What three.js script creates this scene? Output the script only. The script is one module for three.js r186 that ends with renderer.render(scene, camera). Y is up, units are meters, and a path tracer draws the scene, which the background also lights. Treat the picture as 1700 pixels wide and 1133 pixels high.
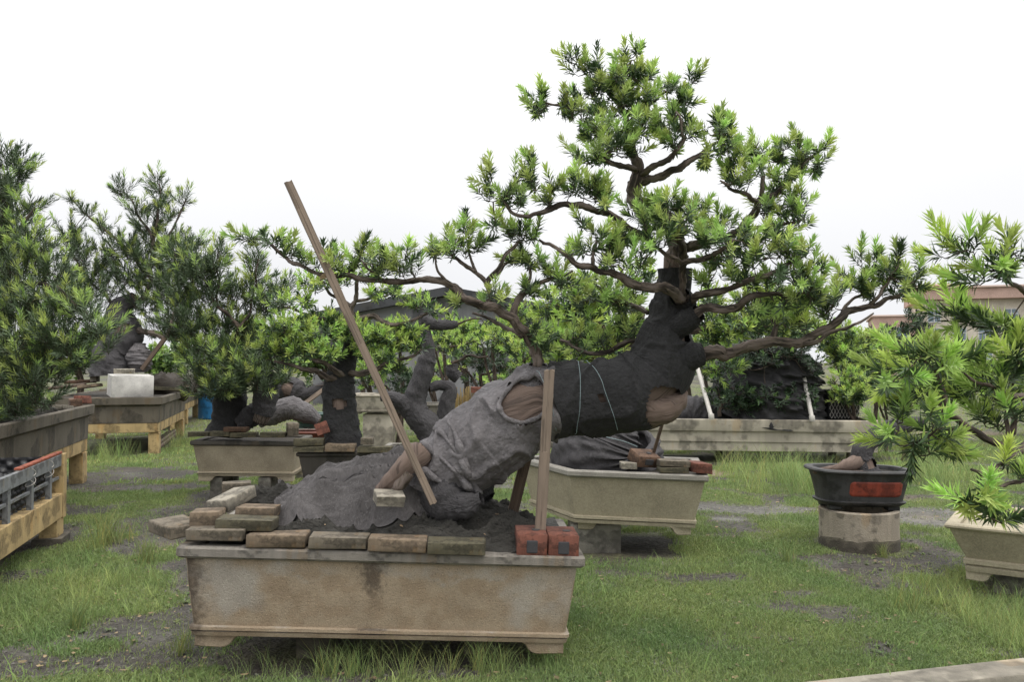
import * as THREE from 'three';
import { mergeGeometries, toCreasedNormals } from 'three/addons/utils/BufferGeometryUtils.js';
import { RoundedBoxGeometry } from 'three/addons/geometries/RoundedBoxGeometry.js';
import { ImprovedNoise } from 'three/addons/math/ImprovedNoise.js';

// ---------------------------------------------------------------- camera, sky, sun, exposure
const F = 1400, CAM_H = 1.31;                       // focal length in pixels of the 1700 x 1133 photograph, eye height
const scene = new THREE.Scene();
const camera = new THREE.PerspectiveCamera(2 * Math.atan(566.5 / F) * 180 / Math.PI, 1700 / 1133, 0.05, 900);
camera.position.set(0, CAM_H, 0);
const PITCH = Math.atan(33.5 / F);
camera.rotation.x = PITCH;
camera.userData.fStop = 0;
scene.add(camera);

const renderer = new THREE.WebGLRenderer({ antialias: true });
renderer.toneMapping = THREE.LinearToneMapping;
renderer.toneMappingExposure = 1.18;
renderer.shadowMap.enabled = true;

const noise = new ImprovedNoise();
const nz = (x, y, z) => noise.noise(x, y, z);
const fbm = (x, y, z, o = 4) => { let a = 0, s = 1, n = 0; for (let i = 0; i < o; i++) { a += s * nz(x, y, z); n += s; s *= 0.5; x *= 2.03; y *= 2.03; z *= 2.03; } return a / n; };

{ // even overcast: a little brighter overhead than at the horizon
  const W = 256, H = 128, data = new Float32Array(W * H * 4);
  for (let j = 0; j < H; j++) for (let i = 0; i < W; i++) {
    const el = (j + 0.5) / H * Math.PI - Math.PI / 2, az = i / W * Math.PI * 2, s = Math.max(0, Math.sin(el));
    const c = fbm(Math.cos(az) * 1.6 * Math.cos(el), Math.sin(el) * 3.2, Math.sin(az) * 1.6 * Math.cos(el), 4);
    const L = (0.77 + 0.22 * s + 1.5 * s * s) * (1 + 0.14 * c), o = (j * W + i) * 4, b = Math.max(0, 0.6 - s);
    data[o] = L * (1 - 0.03 * b); data[o + 1] = L * (1 - 0.015 * b); data[o + 2] = L * (1 + 0.035 * b); data[o + 3] = 1;
  }
  const t = new THREE.DataTexture(data, W, H, THREE.RGBAFormat, THREE.FloatType);
  t.mapping = THREE.EquirectangularReflectionMapping; t.magFilter = THREE.LinearFilter; t.minFilter = THREE.LinearFilter; t.needsUpdate = true;
  scene.background = t; scene.environment = t;
}
const sun = new THREE.DirectionalLight(0xfff4e6, 0.9);
sun.position.set(4, 14, -1.5); sun.target.position.set(0, 0, -6); sun.castShadow = true; sun.shadow.radius = 40;
sun.shadow.mapSize.set(2048, 2048);
Object.assign(sun.shadow.camera, { left: -14, right: 14, top: 16, bottom: -16, near: 0.5, far: 50 });
scene.add(sun, sun.target);

// ---------------------------------------------------------------- helpers
const V = (x, y, z) => new THREE.Vector3(x, y, z);
const rngOf = (seed) => { let s = seed | 0; return () => { s = (s + 0x6d2b79f5) | 0; let t = Math.imul(s ^ (s >>> 15), 1 | s); t = (t + Math.imul(t ^ (t >>> 7), 61 | t)) ^ t; return ((t ^ (t >>> 14)) >>> 0) / 4294967296; }; };
const clamp = (x, a = 0, b = 1) => Math.min(b, Math.max(a, x)), mix = (a, b, t) => a + (b - a) * t;
const sstep = (a, b, x) => { const t = clamp((x - a) / (b - a)); return t * t * (3 - 2 * t); };
const CP = Math.cos(PITCH), SP = Math.sin(PITCH);
// a point of the place, surveyed from the photograph: pixel and distance
const P = (px, py, d) => { const x = (px - 850) / F * d, y = (566.5 - py) / F * d; return V(x, CAM_H + y * CP + d * SP, -(d * CP - y * SP)); };
const gd = (py) => CAM_H * F / (py - 600);                       // distance of the ground at a row
const G = (px, py) => { const p = P(px, py, gd(py)); p.y = 0; return p; };

const used = new Map();
const numbered = (n) => { const k = used.get(n) ?? 0; used.set(n, k + 1); return k ? `${n}_${String(k).padStart(3, '0')}` : n; };
function tag(o, label, category, group, kind) {
  if (label) o.userData.label = label;
  if (category) o.userData.category = category;
  if (group) o.userData.group = group;
  if (kind) o.userData.kind = kind;
  return o;
}
function thing(name, label, category, pos = V(0, 0, 0), turn = 0, group) {
  const o = new THREE.Group(); o.name = numbered(name); o.position.copy(pos); o.rotation.order = 'YXZ'; o.rotation.y = turn; scene.add(o);
  return tag(o, label, category, group);
}
function mesh(name, g, m, parent = scene) {
  const o = new THREE.Mesh(g, m); o.name = parent === scene ? numbered(name) : name; o.castShadow = o.receiveShadow = true; parent.add(o);
  return o;
}
// boxes get texture coordinates in metres
function metreUV(g, k = 1) {
  if (g.index) g = g.toNonIndexed();
  const p = g.attributes.position, n = g.attributes.normal, uv = new Float32Array(p.count * 2);
  for (let i = 0; i < p.count; i += 3) {
    let ax = 0, ay = 0, az = 0;
    for (let j = i; j < i + 3; j++) { ax += Math.abs(n.getX(j)); ay += Math.abs(n.getY(j)); az += Math.abs(n.getZ(j)); }
    for (let j = i; j < i + 3; j++) {
      const x = p.getX(j), y = p.getY(j), z = p.getZ(j);
      if (ay >= ax && ay >= az) { uv[2 * j] = x * k; uv[2 * j + 1] = z * k; } else if (ax > az) { uv[2 * j] = z * k; uv[2 * j + 1] = y * k; } else { uv[2 * j] = x * k; uv[2 * j + 1] = y * k; }
    }
  }
  g.setAttribute('uv', new THREE.BufferAttribute(uv, 2));
  return g;
}
const box = (w, h, d, x = 0, y = 0, z = 0, r = 0.006) => metreUV(new RoundedBoxGeometry(w, h, d, 2, Math.min(r, w / 3, h / 3, d / 3)).translate(x, y, z));
// worn box: corners knocked and faces uneven
function wornBox(w, h, d, seed, amp = 0.004, r = 0.008, seg = 4) {
  const g = new RoundedBoxGeometry(w, h, d, seg, r), p = g.attributes.position, n = g.attributes.normal;
  for (let i = 0; i < p.count; i++) {
    const x = p.getX(i), y = p.getY(i), z = p.getZ(i), k = 1 / Math.max(0.03, Math.min(w, h, d));
    const corner = sstep(1.2, 2.4, Math.abs(x) / (w / 2) + Math.abs(y) / (h / 2) + Math.abs(z) / (d / 2));
    const a = amp * (fbm(x * 1.1 * k + seed, y * 1.1 * k, z * 1.1 * k + seed * 0.7, 3) * 1.2 - corner * 1.3 * Math.max(0, nz(x * 9 + seed * 3.1, y * 9, z * 9) + 0.15));
    p.setXYZ(i, x + n.getX(i) * a, y + n.getY(i) * a, z + n.getZ(i) * a);
  }
  return metreUV(toCreasedNormals(g, 0.7));
}
// a tapered tube through points {p, r}; opt: radial, rings, lump, freq, seed, flat
function tube(pts, opt = {}) {
  const { radial = 8, sub = 4, lump = 0, freq = 8, seed = 0, caps = true, ridge = 0, ridges = 5 } = opt;
  const curve = new THREE.CatmullRomCurve3(pts.map((q) => q.p), false, 'centripetal');
  const n = (pts.length - 1) * sub, pos = [], uv = [], idx = [];
  let N = null, len = 0, last = null;
  for (let i = 0; i <= n; i++) {
    const t = i / n, k = Math.min(pts.length - 2, Math.floor(t * (pts.length - 1))), f = t * (pts.length - 1) - k;
    const c = curve.getPoint(t), T = curve.getTangent(t), r = mix(pts[k].r, pts[k + 1].r, f * f * (3 - 2 * f));
    if (last) len += c.distanceTo(last); last = c;
    if (!N) { N = Math.abs(T.z) < 0.9 ? V(0, 0, 1) : V(1, 0, 0); }
    N = N.clone().addScaledVector(T, -N.dot(T)).normalize();
    const B = T.clone().cross(N);
    for (let j = 0; j <= radial; j++) {
      const a = j / radial * Math.PI * 2, ca = Math.cos(a), sa = Math.sin(a), dir = N.clone().multiplyScalar(ca).addScaledVector(B, sa);
      let rr = r;
      if (lump) rr *= 1 + lump * fbm(c.x * freq + dir.x * 1.3 + seed, c.y * freq + dir.y * 1.3, c.z * freq + dir.z * 1.3, 3);
      if (ridge) rr *= 1 + ridge * Math.pow(Math.abs(Math.sin(a * ridges / 2 + 2.5 * nz(len * 4, seed, 1))), 2) * (0.6 + 0.8 * nz(len * 7, a, seed));
      pos.push(c.x + dir.x * rr, c.y + dir.y * rr, c.z + dir.z * rr); uv.push(j / radial * 2 * Math.PI * Math.max(r, 0.004), len);
    }
  }
  const w = radial + 1;
  for (let i = 0; i < n; i++) for (let j = 0; j < radial; j++) { const a = i * w + j, b = a + w; idx.push(a, a + 1, b, b, a + 1, b + 1); }
  if (caps) for (const e of [0, n]) {
    const m = pos.length / 3, q = curve.getPoint(e / n); pos.push(q.x, q.y, q.z); uv.push(0, 0);
    for (let j = 0; j < radial; j++) e ? idx.push(e * w + j, e * w + j + 1, m) : idx.push(j + 1, j, m);
  }
  const g = new THREE.BufferGeometry();
  g.setAttribute('position', new THREE.Float32BufferAttribute(pos, 3)); g.setAttribute('uv', new THREE.Float32BufferAttribute(uv, 2)); g.setIndex(idx); g.computeVertexNormals();
  const nn = g.attributes.normal;
  for (let i = 0; i <= n; i++) { const a = i * w, b = a + radial, s = V(nn.getX(a) + nn.getX(b), nn.getY(a) + nn.getY(b), nn.getZ(a) + nn.getZ(b)).normalize(); nn.setXYZ(a, s.x, s.y, s.z); nn.setXYZ(b, s.x, s.y, s.z); }
  return g;
}
// rings of an outline that swells and shrinks: outline(off) -> [[x, z]...] counter-clockwise seen from above, profile [[off, y]...]
function ringLoft(outline, profile, capBottom = true, capTop = false) {
  const rings = profile.map(([o, y]) => outline(o).map(([x, z]) => [x, y, z])), m = rings[0].length, pos = [];
  const tri = (a, b, c) => pos.push(...a, ...b, ...c);
  for (let i = 0; i < rings.length - 1; i++) for (let j = 0; j < m; j++) {
    const a = rings[i][j], b = rings[i][(j + 1) % m], c = rings[i + 1][j], d = rings[i + 1][(j + 1) % m]; tri(a, b, d); tri(a, d, c);
  }
  const cap = (ring, up) => { const c = [0, ring[0][1], 0]; for (const q of ring) { c[0] += q[0] / m; c[2] += q[2] / m; } for (let j = 0; j < m; j++) up ? tri(c, ring[j], ring[(j + 1) % m]) : tri(c, ring[(j + 1) % m], ring[j]); };
  if (capBottom) cap(rings[0], false);
  if (capTop) cap(rings[rings.length - 1], true);
  const g = new THREE.BufferGeometry(); g.setAttribute('position', new THREE.Float32BufferAttribute(pos, 3));
  g.computeVertexNormals();
  return metreUV(toCreasedNormals(g, 0.6));
}
const rrect = (hw, hd, r = 0.02, k = 3) => (off) => {
  const out = [], a = hw + off, b = hd + off, q = Math.max(0.004, r);
  for (const [sx, sz, t0] of [[1, -1, 0], [-1, -1, 1], [-1, 1, 2], [1, 1, 3]]) for (let i = 0; i <= k; i++) {
    const t = (t0 + i / k) * Math.PI / 2; out.push([sx * (a - q) + q * Math.cos(t), sz * (b - q) - q * Math.sin(t)]);
  }
  return out;
};
const oval = (hw, hd, n = 40, e = 0.75) => (off) => Array.from({ length: n }, (_, i) => { const t = -i / n * 2 * Math.PI, c = Math.cos(t), s = Math.sin(t); return [(hw + off) * Math.sign(c) * Math.abs(c) ** e, (hd + off) * Math.sign(s) * Math.abs(s) ** e]; }).map(([x, z]) => [x, z]);
const poly = (pts) => (off) => pts.map((p, i) => {       // convex polygon, grown by off along its sides
  const a = pts[(i + pts.length - 1) % pts.length], b = pts[(i + 1) % pts.length];
  const n1 = [p[1] - a[1], a[0] - p[0]], n2 = [b[1] - p[1], p[0] - b[0]], l1 = -Math.hypot(...n1), l2 = -Math.hypot(...n2);
  const u = [n1[0] / l1, n1[1] / l1], v = [n2[0] / l2, n2[1] / l2], k = off / (1 + u[0] * v[0] + u[1] * v[1]);
  return [p[0] + (u[0] + v[0]) * k, p[1] + (u[1] + v[1]) * k];
});

// ---------------------------------------------------------------- textures
const hash2 = (x, y, s) => { let h = Math.imul(x | 0, 374761393) ^ Math.imul(y | 0, 668265263) ^ Math.imul(s | 0, 974634777); h = Math.imul(h ^ (h >>> 13), 1274126177); return ((h ^ (h >>> 16)) >>> 0) / 4294967296; };
function pn(x, y, per, s) { // tiling value noise, 0..1
  const xi = Math.floor(x), yi = Math.floor(y), fx = x - xi, fy = y - yi, u = fx * fx * (3 - 2 * fx), v = fy * fy * (3 - 2 * fy), m = (a) => ((a % per) + per) % per;
  return mix(mix(hash2(m(xi), m(yi), s), hash2(m(xi + 1), m(yi), s), u), mix(hash2(m(xi), m(yi + 1), s), hash2(m(xi + 1), m(yi + 1), s), u), v);
}
const pf = (u, v, per, s, o = 4) => { let a = 0, w = 1, t = 0; for (let i = 0; i < o; i++) { a += w * pn(u * per, v * per, per, s + i); t += w; w *= 0.55; per *= 2; } return a / t; };
const toS = (c) => 255 * (c <= 0.0031308 ? 12.92 * c : 1.055 * Math.pow(Math.max(c, 0), 1 / 2.4) - 0.055);
function tex(w, h, fn, srgb = true, wrap = true) {
  const d = new Uint8Array(w * h * 4);
  for (let j = 0; j < h; j++) for (let i = 0; i < w; i++) {
    const c = fn((i + 0.5) / w, (j + 0.5) / h, i, j), o = (j * w + i) * 4;
    if (srgb) { d[o] = toS(clamp(c[0])); d[o + 1] = toS(clamp(c[1])); d[o + 2] = toS(clamp(c[2])); } else d[o] = d[o + 1] = d[o + 2] = 255 * clamp(c);
    d[o + 3] = 255;
  }
  const t = new THREE.DataTexture(d, w, h); t.magFilter = THREE.LinearFilter; t.minFilter = THREE.LinearMipmapLinearFilter; t.generateMipmaps = true;
  t.wrapS = t.wrapT = wrap ? THREE.RepeatWrapping : THREE.ClampToEdgeWrapping; if (srgb) t.colorSpace = THREE.SRGBColorSpace; t.needsUpdate = true;
  return t;
}
const rep = (t, u, v = u) => { const c = t.clone(); c.repeat.set(u, v); c.needsUpdate = true; return c; };
const std = (o) => new THREE.MeshStandardMaterial({ roughness: 0.9, metalness: 0, ...o });
const RGB = (r, g, b) => new THREE.Color().setRGB(r, g, b);

// grain for cast concrete: sand speckle over cloudy patches; multiplies the paint colour
const grainMap = tex(512, 512, (u, v, i, j) => { const a = pf(u, v, 4, 3, 5), s = hash2(i, j, 5), q = pf(u, v, 96, 8, 2); const k = 0.55 + 0.5 * a + (s > 0.93 ? 0.22 : s < 0.1 ? -0.2 : 0) + 0.3 * (q - 0.5); return [k, k * 0.985, k * 0.96]; });
const grainBump = tex(512, 512, (u, v, i, j) => 0.5 + 0.5 * (pf(u, v, 64, 12, 3) - 0.5) + 0.22 * (hash2(i, j, 9) - 0.5), false);
// weathered: run-down streaks and moulds with edges of their own
const weatherMap = tex(1024, 1024, (u, v, i, j) => {
  const st = pf(u * 1, v * 0.125, 24, 31, 4), pa = pf(u, v, 5, 37, 5), mold = sstep(0.50, 0.62, pf(u, v, 7, 41, 6)), s = hash2(i, j, 15), rust = sstep(0.60, 0.72, pf(u, v * 0.35, 9, 51, 5));
  let k = 0.62 + 0.34 * pa + 0.35 * (st - 0.5) + (s > 0.95 ? 0.12 : s < 0.08 ? -0.14 : 0); k *= 1 - 0.42 * mold * (0.5 + pf(u, v, 40, 61, 2));
  return [k, k * (1 - 0.10 * rust), k * (1 - 0.22 * rust)];
});
const woodMap = tex(512, 512, (u, v, i, j) => { const g = pf(u * 1, v * 0.05, 40, 71, 3), c = pf(u, v * 0.25, 6, 75, 4), k = 0.45 + 0.6 * g * (0.6 + 0.8 * c) - (pf(u, v * 0.04, 28, 79, 2) > 0.72 ? 0.3 : 0); return [k, k * 0.97, k * 0.93]; });
const woodBump = tex(512, 512, (u, v) => pf(u, v * 0.05, 40, 71, 3), false);
const barkMap = tex(512, 512, (u, v) => { const g = pf(u, v * 0.35, 14, 91, 5), k = 0.12 + 3.0 * g * g * g * 1.6; return [k, k * (0.9 + 0.15 * pf(u, v, 5, 93, 3)), k * 0.92]; });
const barkBump = tex(512, 512, (u, v) => pf(u, v * 0.35, 14, 91, 5), false);
// knitted shade netting, dusty and bleached in spots
const heartMap = tex(512, 512, (u, v) => { const g = pf(u, v * 0.25, 12, 95, 4), c = pf(u, v, 4, 97, 4), k = 0.55 + 0.4 * g + 0.45 * (c - 0.5) - (pf(u, v * 0.12, 20, 99, 3) > 0.66 ? 0.28 : 0); return [k, k * 0.97, k * 0.95]; });
const clothMap = tex(512, 512, (u, v, i, j) => { const a = pf(u, v, 5, 101, 5), w = 0.5 + 0.5 * Math.sin(i * 0.9) * Math.sin(j * 0.9), s = hash2(i >> 2, j >> 2, 19), k = 0.38 + 0.62 * a + 0.25 * (pf(u, v, 60, 107, 2) - 0.5) + 0.06 * w + (s > 0.93 ? 0.55 : s < 0.1 ? -0.22 : 0) * pf(u, v, 9, 105, 2); return [k, k * 0.99, k * 0.985]; });
const clothBump = tex(512, 512, (u, v, i, j) => { const r = 1 - Math.abs(2 * pf(u, v, 7, 113, 4) - 1) * 2.2; return 0.2 + 0.35 * clamp(r) + 0.45 * pf(u, v, 28, 109, 4) + 0.1 * (hash2(i, j, 23) - 0.5); }, false);

const M = {
  concrete: std({ color: RGB(0.47, 0.41, 0.31), map: rep(grainMap, 1.7), bumpMap: rep(grainBump, 2.5), bumpScale: 0.004 }),
  concreteGrey: std({ color: RGB(0.32, 0.30, 0.26), map: rep(weatherMap, 0.9), bumpMap: rep(grainBump, 2.5), bumpScale: 0.005 }),
  concretePale: std({ color: RGB(0.50, 0.455, 0.37), map: rep(weatherMap, 0.55), bumpMap: rep(grainBump, 2), bumpScale: 0.004 }),
  concreteMossy: std({ color: RGB(0.155, 0.135, 0.105), map: rep(weatherMap, 0.8), bumpMap: rep(grainBump, 2), bumpScale: 0.006 }),
  rimGrey: std({ color: RGB(0.33, 0.315, 0.285), map: rep(grainMap, 3.1), bumpMap: rep(grainBump, 4), bumpScale: 0.004 }),
  rimDark: std({ color: RGB(0.11, 0.10, 0.085), map: rep(weatherMap, 1.3), bumpMap: rep(grainBump, 4), bumpScale: 0.004 }),
  cream: std({ color: RGB(0.43, 0.385, 0.285), map: rep(grainMap, 1.3), bumpMap: rep(grainBump, 2), bumpScale: 0.002 }),
  ochre: std({ color: RGB(0.56, 0.41, 0.20), map: rep(weatherMap, 1.1), bumpMap: rep(grainBump, 3), bumpScale: 0.004, roughness: 0.85 }),
  darkPot: std({ color: RGB(0.085, 0.075, 0.066), map: rep(weatherMap, 1.4), bumpMap: rep(grainBump, 3), bumpScale: 0.003, roughness: 0.7 }),
  claydark: std({ color: RGB(0.055, 0.055, 0.056), map: rep(weatherMap, 1.7), bumpMap: rep(grainBump, 4), bumpScale: 0.002, roughness: 0.55 }),
  redPanel: std({ color: RGB(0.30, 0.055, 0.030), map: rep(weatherMap, 2.3), roughness: 0.65 }),
  brickGrey: std({ color: RGB(0.25, 0.213, 0.16), map: rep(weatherMap, 3.3), bumpMap: rep(grainBump, 7), bumpScale: 0.006 }),
  brickTan: std({ color: RGB(0.295, 0.225, 0.155), map: rep(weatherMap, 2.9), bumpMap: rep(grainBump, 7), bumpScale: 0.006 }),
  brickPale: std({ color: RGB(0.46, 0.42, 0.34), map: rep(weatherMap, 2.2), bumpMap: rep(grainBump, 7), bumpScale: 0.006 }),
  brickRed: std({ color: RGB(0.225, 0.085, 0.058), map: rep(weatherMap, 3.7), bumpMap: rep(grainBump, 7), bumpScale: 0.004 }),
  brickBrown: std({ color: RGB(0.17, 0.10, 0.065), map: rep(weatherMap, 3.1), bumpMap: rep(grainBump, 7), bumpScale: 0.004 }),
  brickMoss: std({ color: RGB(0.15, 0.135, 0.085), map: rep(weatherMap, 3.5), bumpMap: rep(grainBump, 7), bumpScale: 0.006 }),
  hole: std({ color: RGB(0.06, 0.055, 0.055), roughness: 1 }),
  plug: std({ color: RGB(0.06, 0.06, 0.066), map: rep(grainMap, 6), roughness: 1 }),
  wood: std({ color: RGB(0.27, 0.217, 0.172), map: rep(heartMap, 5, 1.6), bumpMap: rep(woodBump, 4, 1.2), bumpScale: 0.006 }),
  woodPale: std({ color: RGB(0.46, 0.36, 0.26), map: rep(woodMap, 5, 1), bumpMap: rep(woodBump, 5, 1), bumpScale: 0.004 }),
  woodDark: std({ color: RGB(0.13, 0.095, 0.07), map: rep(heartMap, 5, 1.3), bumpMap: rep(woodBump, 4, 1), bumpScale: 0.005 }),
  deadWood: std({ color: RGB(0.20, 0.15, 0.125), map: rep(heartMap, 3.5, 1.4), bumpMap: rep(barkBump, 3.5, 1.2), bumpScale: 0.012 }),
  bark: std({ color: RGB(0.15, 0.12, 0.103), map: rep(barkMap, 5, 3), bumpMap: rep(barkBump, 5, 3), bumpScale: 0.012 }),
  barkDark: std({ color: RGB(0.10, 0.075, 0.06), map: rep(barkMap, 5, 3), bumpMap: rep(barkBump, 5, 3), bumpScale: 0.01 }),
  clothBlack: std({ color: RGB(0.033, 0.033, 0.035), map: rep(clothMap, 1.5), bumpMap: rep(clothBump, 3), bumpScale: 0.014, roughness: 0.93 }),
  clothGrey: std({ color: RGB(0.185, 0.175, 0.182), map: rep(clothMap, 1.4), bumpMap: rep(clothBump, 2.6), bumpScale: 0.016, roughness: 0.93 }),
  clothMid: std({ color: RGB(0.078, 0.075, 0.080), map: rep(clothMap, 2.1), bumpMap: rep(clothBump, 3), bumpScale: 0.014, roughness: 0.93 }),
  clothSoil: std({ color: RGB(0.050, 0.048, 0.042), map: rep(clothMap, 1.6), bumpMap: rep(clothBump, 2.2), bumpScale: 0.022, roughness: 0.92 }),
  clothDrape: std({ color: RGB(0.14, 0.132, 0.133), map: rep(clothMap, 2.6), bumpMap: rep(clothBump, 2.2), bumpScale: 0.008, roughness: 0.93, side: THREE.DoubleSide }),
  soil: std({ color: RGB(0.055, 0.046, 0.036), map: rep(grainMap, 2), bumpMap: rep(grainBump, 2), bumpScale: 0.02 }),
  twine: std({ color: RGB(0.27, 0.36, 0.38), roughness: 0.6 }),
  wire: std({ color: RGB(0.55, 0.52, 0.48), roughness: 0.7 }),
  railGrey: std({ color: RGB(0.235, 0.245, 0.255), map: rep(weatherMap, 2.1), roughness: 0.6 }),
  rust: std({ color: RGB(0.33, 0.095, 0.055), map: rep(weatherMap, 2.6), roughness: 0.9 }),
  blackPlastic: std({ color: RGB(0.018, 0.018, 0.02), roughness: 0.4 }),
  foam: std({ color: RGB(0.80, 0.79, 0.77), map: rep(grainMap, 3), bumpMap: rep(grainBump, 4), bumpScale: 0.01 }),
  barrel: std({ color: RGB(0.02, 0.17, 0.40), roughness: 0.45, map: rep(weatherMap, 1.3) }),
  pvc: std({ color: RGB(0.62, 0.60, 0.57), roughness: 0.5, map: rep(grainMap, 4) }),
};

// ---------------------------------------------------------------- ground
const spot = (px, py, rx, ry) => { const c = G(px, py), a = gd(py - ry), b = gd(py + ry); return [c.x, c.z, rx * gd(py) / F, Math.abs(a - b) / 2]; };
const bareSpots = [[215, 790, 130, 20], [250, 895, 90, 50], [310, 960, 60, 60], [160, 850, 60, 10], [130, 1105, 190, 40], [330, 1040, 90, 80], [620, 1112, 340, 24], [1430, 938, 110, 24], [1190, 958, 90, 10], [1060, 906, 90, 20], [60, 890, 90, 22], [440, 836, 160, 18], [1400, 1010, 60, 9], [1545, 950, 40, 10], [1330, 985, 60, 8], [200, 835, 90, 6], [250, 990, 60, 10]].map((a) => spot(...a));
const wetSpots = [[1260, 846, 150, 9], [1570, 862, 120, 24], [1215, 862, 40, 7], [800, 802, 70, 16], [1650, 856, 150, 16], [1110, 838, 60, 8]].map((a) => spot(...a));
const sandSpots = [[1190, 786, 36, 7], [1600, 720, 90, 6], [1420, 712, 60, 5]].map((a) => spot(...a));
const inSpots = (list, x, z) => { let m = 0; for (const [cx, cz, sx, sz] of list) { const q = Math.hypot((x - cx) / sx, (z - cz) / sz); m = Math.max(m, 1 - q); } return m; };
const lushSpots = [[110, 985, 200, 50], [215, 828, 120, 14], [300, 745, 60, 16], [260, 830, 60, 12], [80, 930, 120, 20], [250, 1000, 60, 22]].map((a) => spot(...a));
const bareAt = (x, z) => sstep(-0.05, 0.24, Math.max(x < -1.1 && z > -9 ? 0.17 - 0.5 * sstep(0, 0.5, inSpots(lushSpots, x, z)) : -0.23, inSpots(bareSpots, x, z) - 0.6 * sstep(0, 0.4, inSpots(lushSpots, x, z))) + 1.05 * fbm(x * 1.9, 3, z * 1.9, 5));
const wetAt = (x, z) => sstep(-0.02, 0.32, inSpots(wetSpots, x, z) + 0.5 * fbm(x * 2.1, 7, z * 2.1, 4));
const sandAt = (x, z) => sstep(0.0, 0.4, inSpots(sandSpots, x, z) + 0.4 * fbm(x * 1.3, 9, z * 1.3, 3));
const groundY = (x, z) => (Math.hypot(x, z) < 22 ? 0.035 * fbm(x * 0.7, 1, z * 0.7, 3) + 0.008 * fbm(x * 5, 2, z * 5, 2) : 0);
{
  const line = (lo, hi, step, a, b) => { const out = []; for (let t = lo; t <= hi; t += step) out.push(t); let s = step; while (out[out.length - 1] < b) { s *= 1.35; out.push(out[out.length - 1] + s); } s = step; while (out[0] > a) { s *= 1.35; out.unshift(out[0] - s); } return out; };
  const xs = line(-9, 9, 0.1, -420, 420), zs = line(-15, -2, 0.1, -600, 60), pos = [], col = [], uv = [], idx = [];
  for (const z of zs) for (const x of xs) {
    const b = bareAt(x, z), w = wetAt(x, z), s = sandAt(x, z), n = fbm(x * 2.7, 4, z * 2.7, 4);
    let c = [0.15 + 0.04 * n, 0.165 + 0.045 * n, 0.075 + 0.02 * n];
    c = c.map((q, i) => mix(q, [0.068, 0.061, 0.052][i] * (1 + 0.9 * n), b)); c = c.map((q, i) => mix(q, [0.165, 0.162, 0.15][i] * (1 + 0.9 * n), w)); c = c.map((q, i) => mix(q, [0.27, 0.22, 0.15][i], s));
    pos.push(x, groundY(x, z), z); col.push(...c); uv.push(x, z);
  }
  const w = xs.length;
  for (let j = 0; j < zs.length - 1; j++) for (let i = 0; i < w - 1; i++) { const a = j * w + i; idx.push(a, a + w, a + 1, a + 1, a + w, a + w + 1); }
  const g = new THREE.BufferGeometry(); g.setAttribute('position', new THREE.Float32BufferAttribute(pos, 3)); g.setAttribute('color', new THREE.Float32BufferAttribute(col, 3)); g.setAttribute('uv', new THREE.Float32BufferAttribute(uv, 2)); g.setIndex(idx); g.computeVertexNormals();
  const gravel = tex(1024, 1024, (u, v, i, j) => { const a = pf(u, v, 60, 201, 3), q = pf(u, v, 150, 205, 2), c = pf(u, v, 7, 207, 4), k = 0.35 + 0.5 * c + 0.9 * (a - 0.35) * (q > 0.5 ? 1.2 : 0.6) + (hash2(i >> 1, j >> 1, 3) > 0.985 ? 0.7 : 0); return [k, k * 0.98, k * 0.95]; });
  const gb = tex(1024, 1024, (u, v) => 0.6 * pf(u, v, 60, 201, 3) + 0.4 * pf(u, v, 150, 205, 2), false);
  const m = std({ vertexColors: true, map: rep(gravel, 0.55), bumpMap: rep(gb, 0.55), bumpScale: 0.03, roughness: 0.85 });
  tag(mesh('ground', g, m), 'damp earth and gravel ground of the nursery yard', 'ground', null, 'structure');
}
const R0 = rngOf(77);
function bladesGeo(n, h0, h1, spread, wid, lean, seed) {
  const R = rngOf(seed), pos = [], col = [], idx = [];
  for (let i = 0; i < n; i++) {
    const a = R() * 6.28, r = spread * Math.sqrt(R()), x = Math.cos(a) * r, z = Math.sin(a) * r, h = mix(h0, h1, R() ** 1.5), b = R() * 6.28, l = lean * h * (0.3 + R()), dx = Math.cos(b) * l, dz = Math.sin(b) * l, w = wid * (0.7 + 0.6 * R()), t = R() * 6.28, wx = Math.cos(t) * w / 2, wz = Math.sin(t) * w / 2, k = pos.length / 3, v = 0.75 + 0.5 * R();
    pos.push(x - wx, -0.01, z - wz, x + wx, -0.01, z + wz, x + dx * 0.4 - wx * 0.8, h * 0.6, z + dz * 0.4 - wz * 0.8, x + dx * 0.4 + wx * 0.8, h * 0.6, z + dz * 0.4 + wz * 0.8, x + dx, h, z + dz);
    const yel = R() < 0.16 ? 1 : 0;
    for (let q = 0; q < 5; q++) col.push(v * (1 + 0.4 * yel), v * (1 + 0.05 * yel), v);
    idx.push(k, k + 1, k + 3, k, k + 3, k + 2, k + 2, k + 3, k + 4);
  }
  const g = new THREE.BufferGeometry(); g.setAttribute('position', new THREE.Float32BufferAttribute(pos, 3)); g.setAttribute('color', new THREE.Float32BufferAttribute(col, 3)); g.setIndex(idx); g.computeVertexNormals(); return g;
}
const grassMat = new THREE.MeshPhysicalMaterial({ vertexColors: true, color: RGB(1, 1, 1), roughness: 0.92, transmission: 0.25, thickness: 0, side: THREE.DoubleSide });
const solids = [];                                    // footprints that keep grass out: [x, z, hx, hz, turn]
const blocked = (x, z) => solids.some(([cx, cz, hx, hz, t]) => { const dx = x - cx, dz = z - cz, c = Math.cos(t), s = Math.sin(t); return Math.abs(dx * c - dz * s) < hx && Math.abs(dx * s + dz * c) < hz; });
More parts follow.
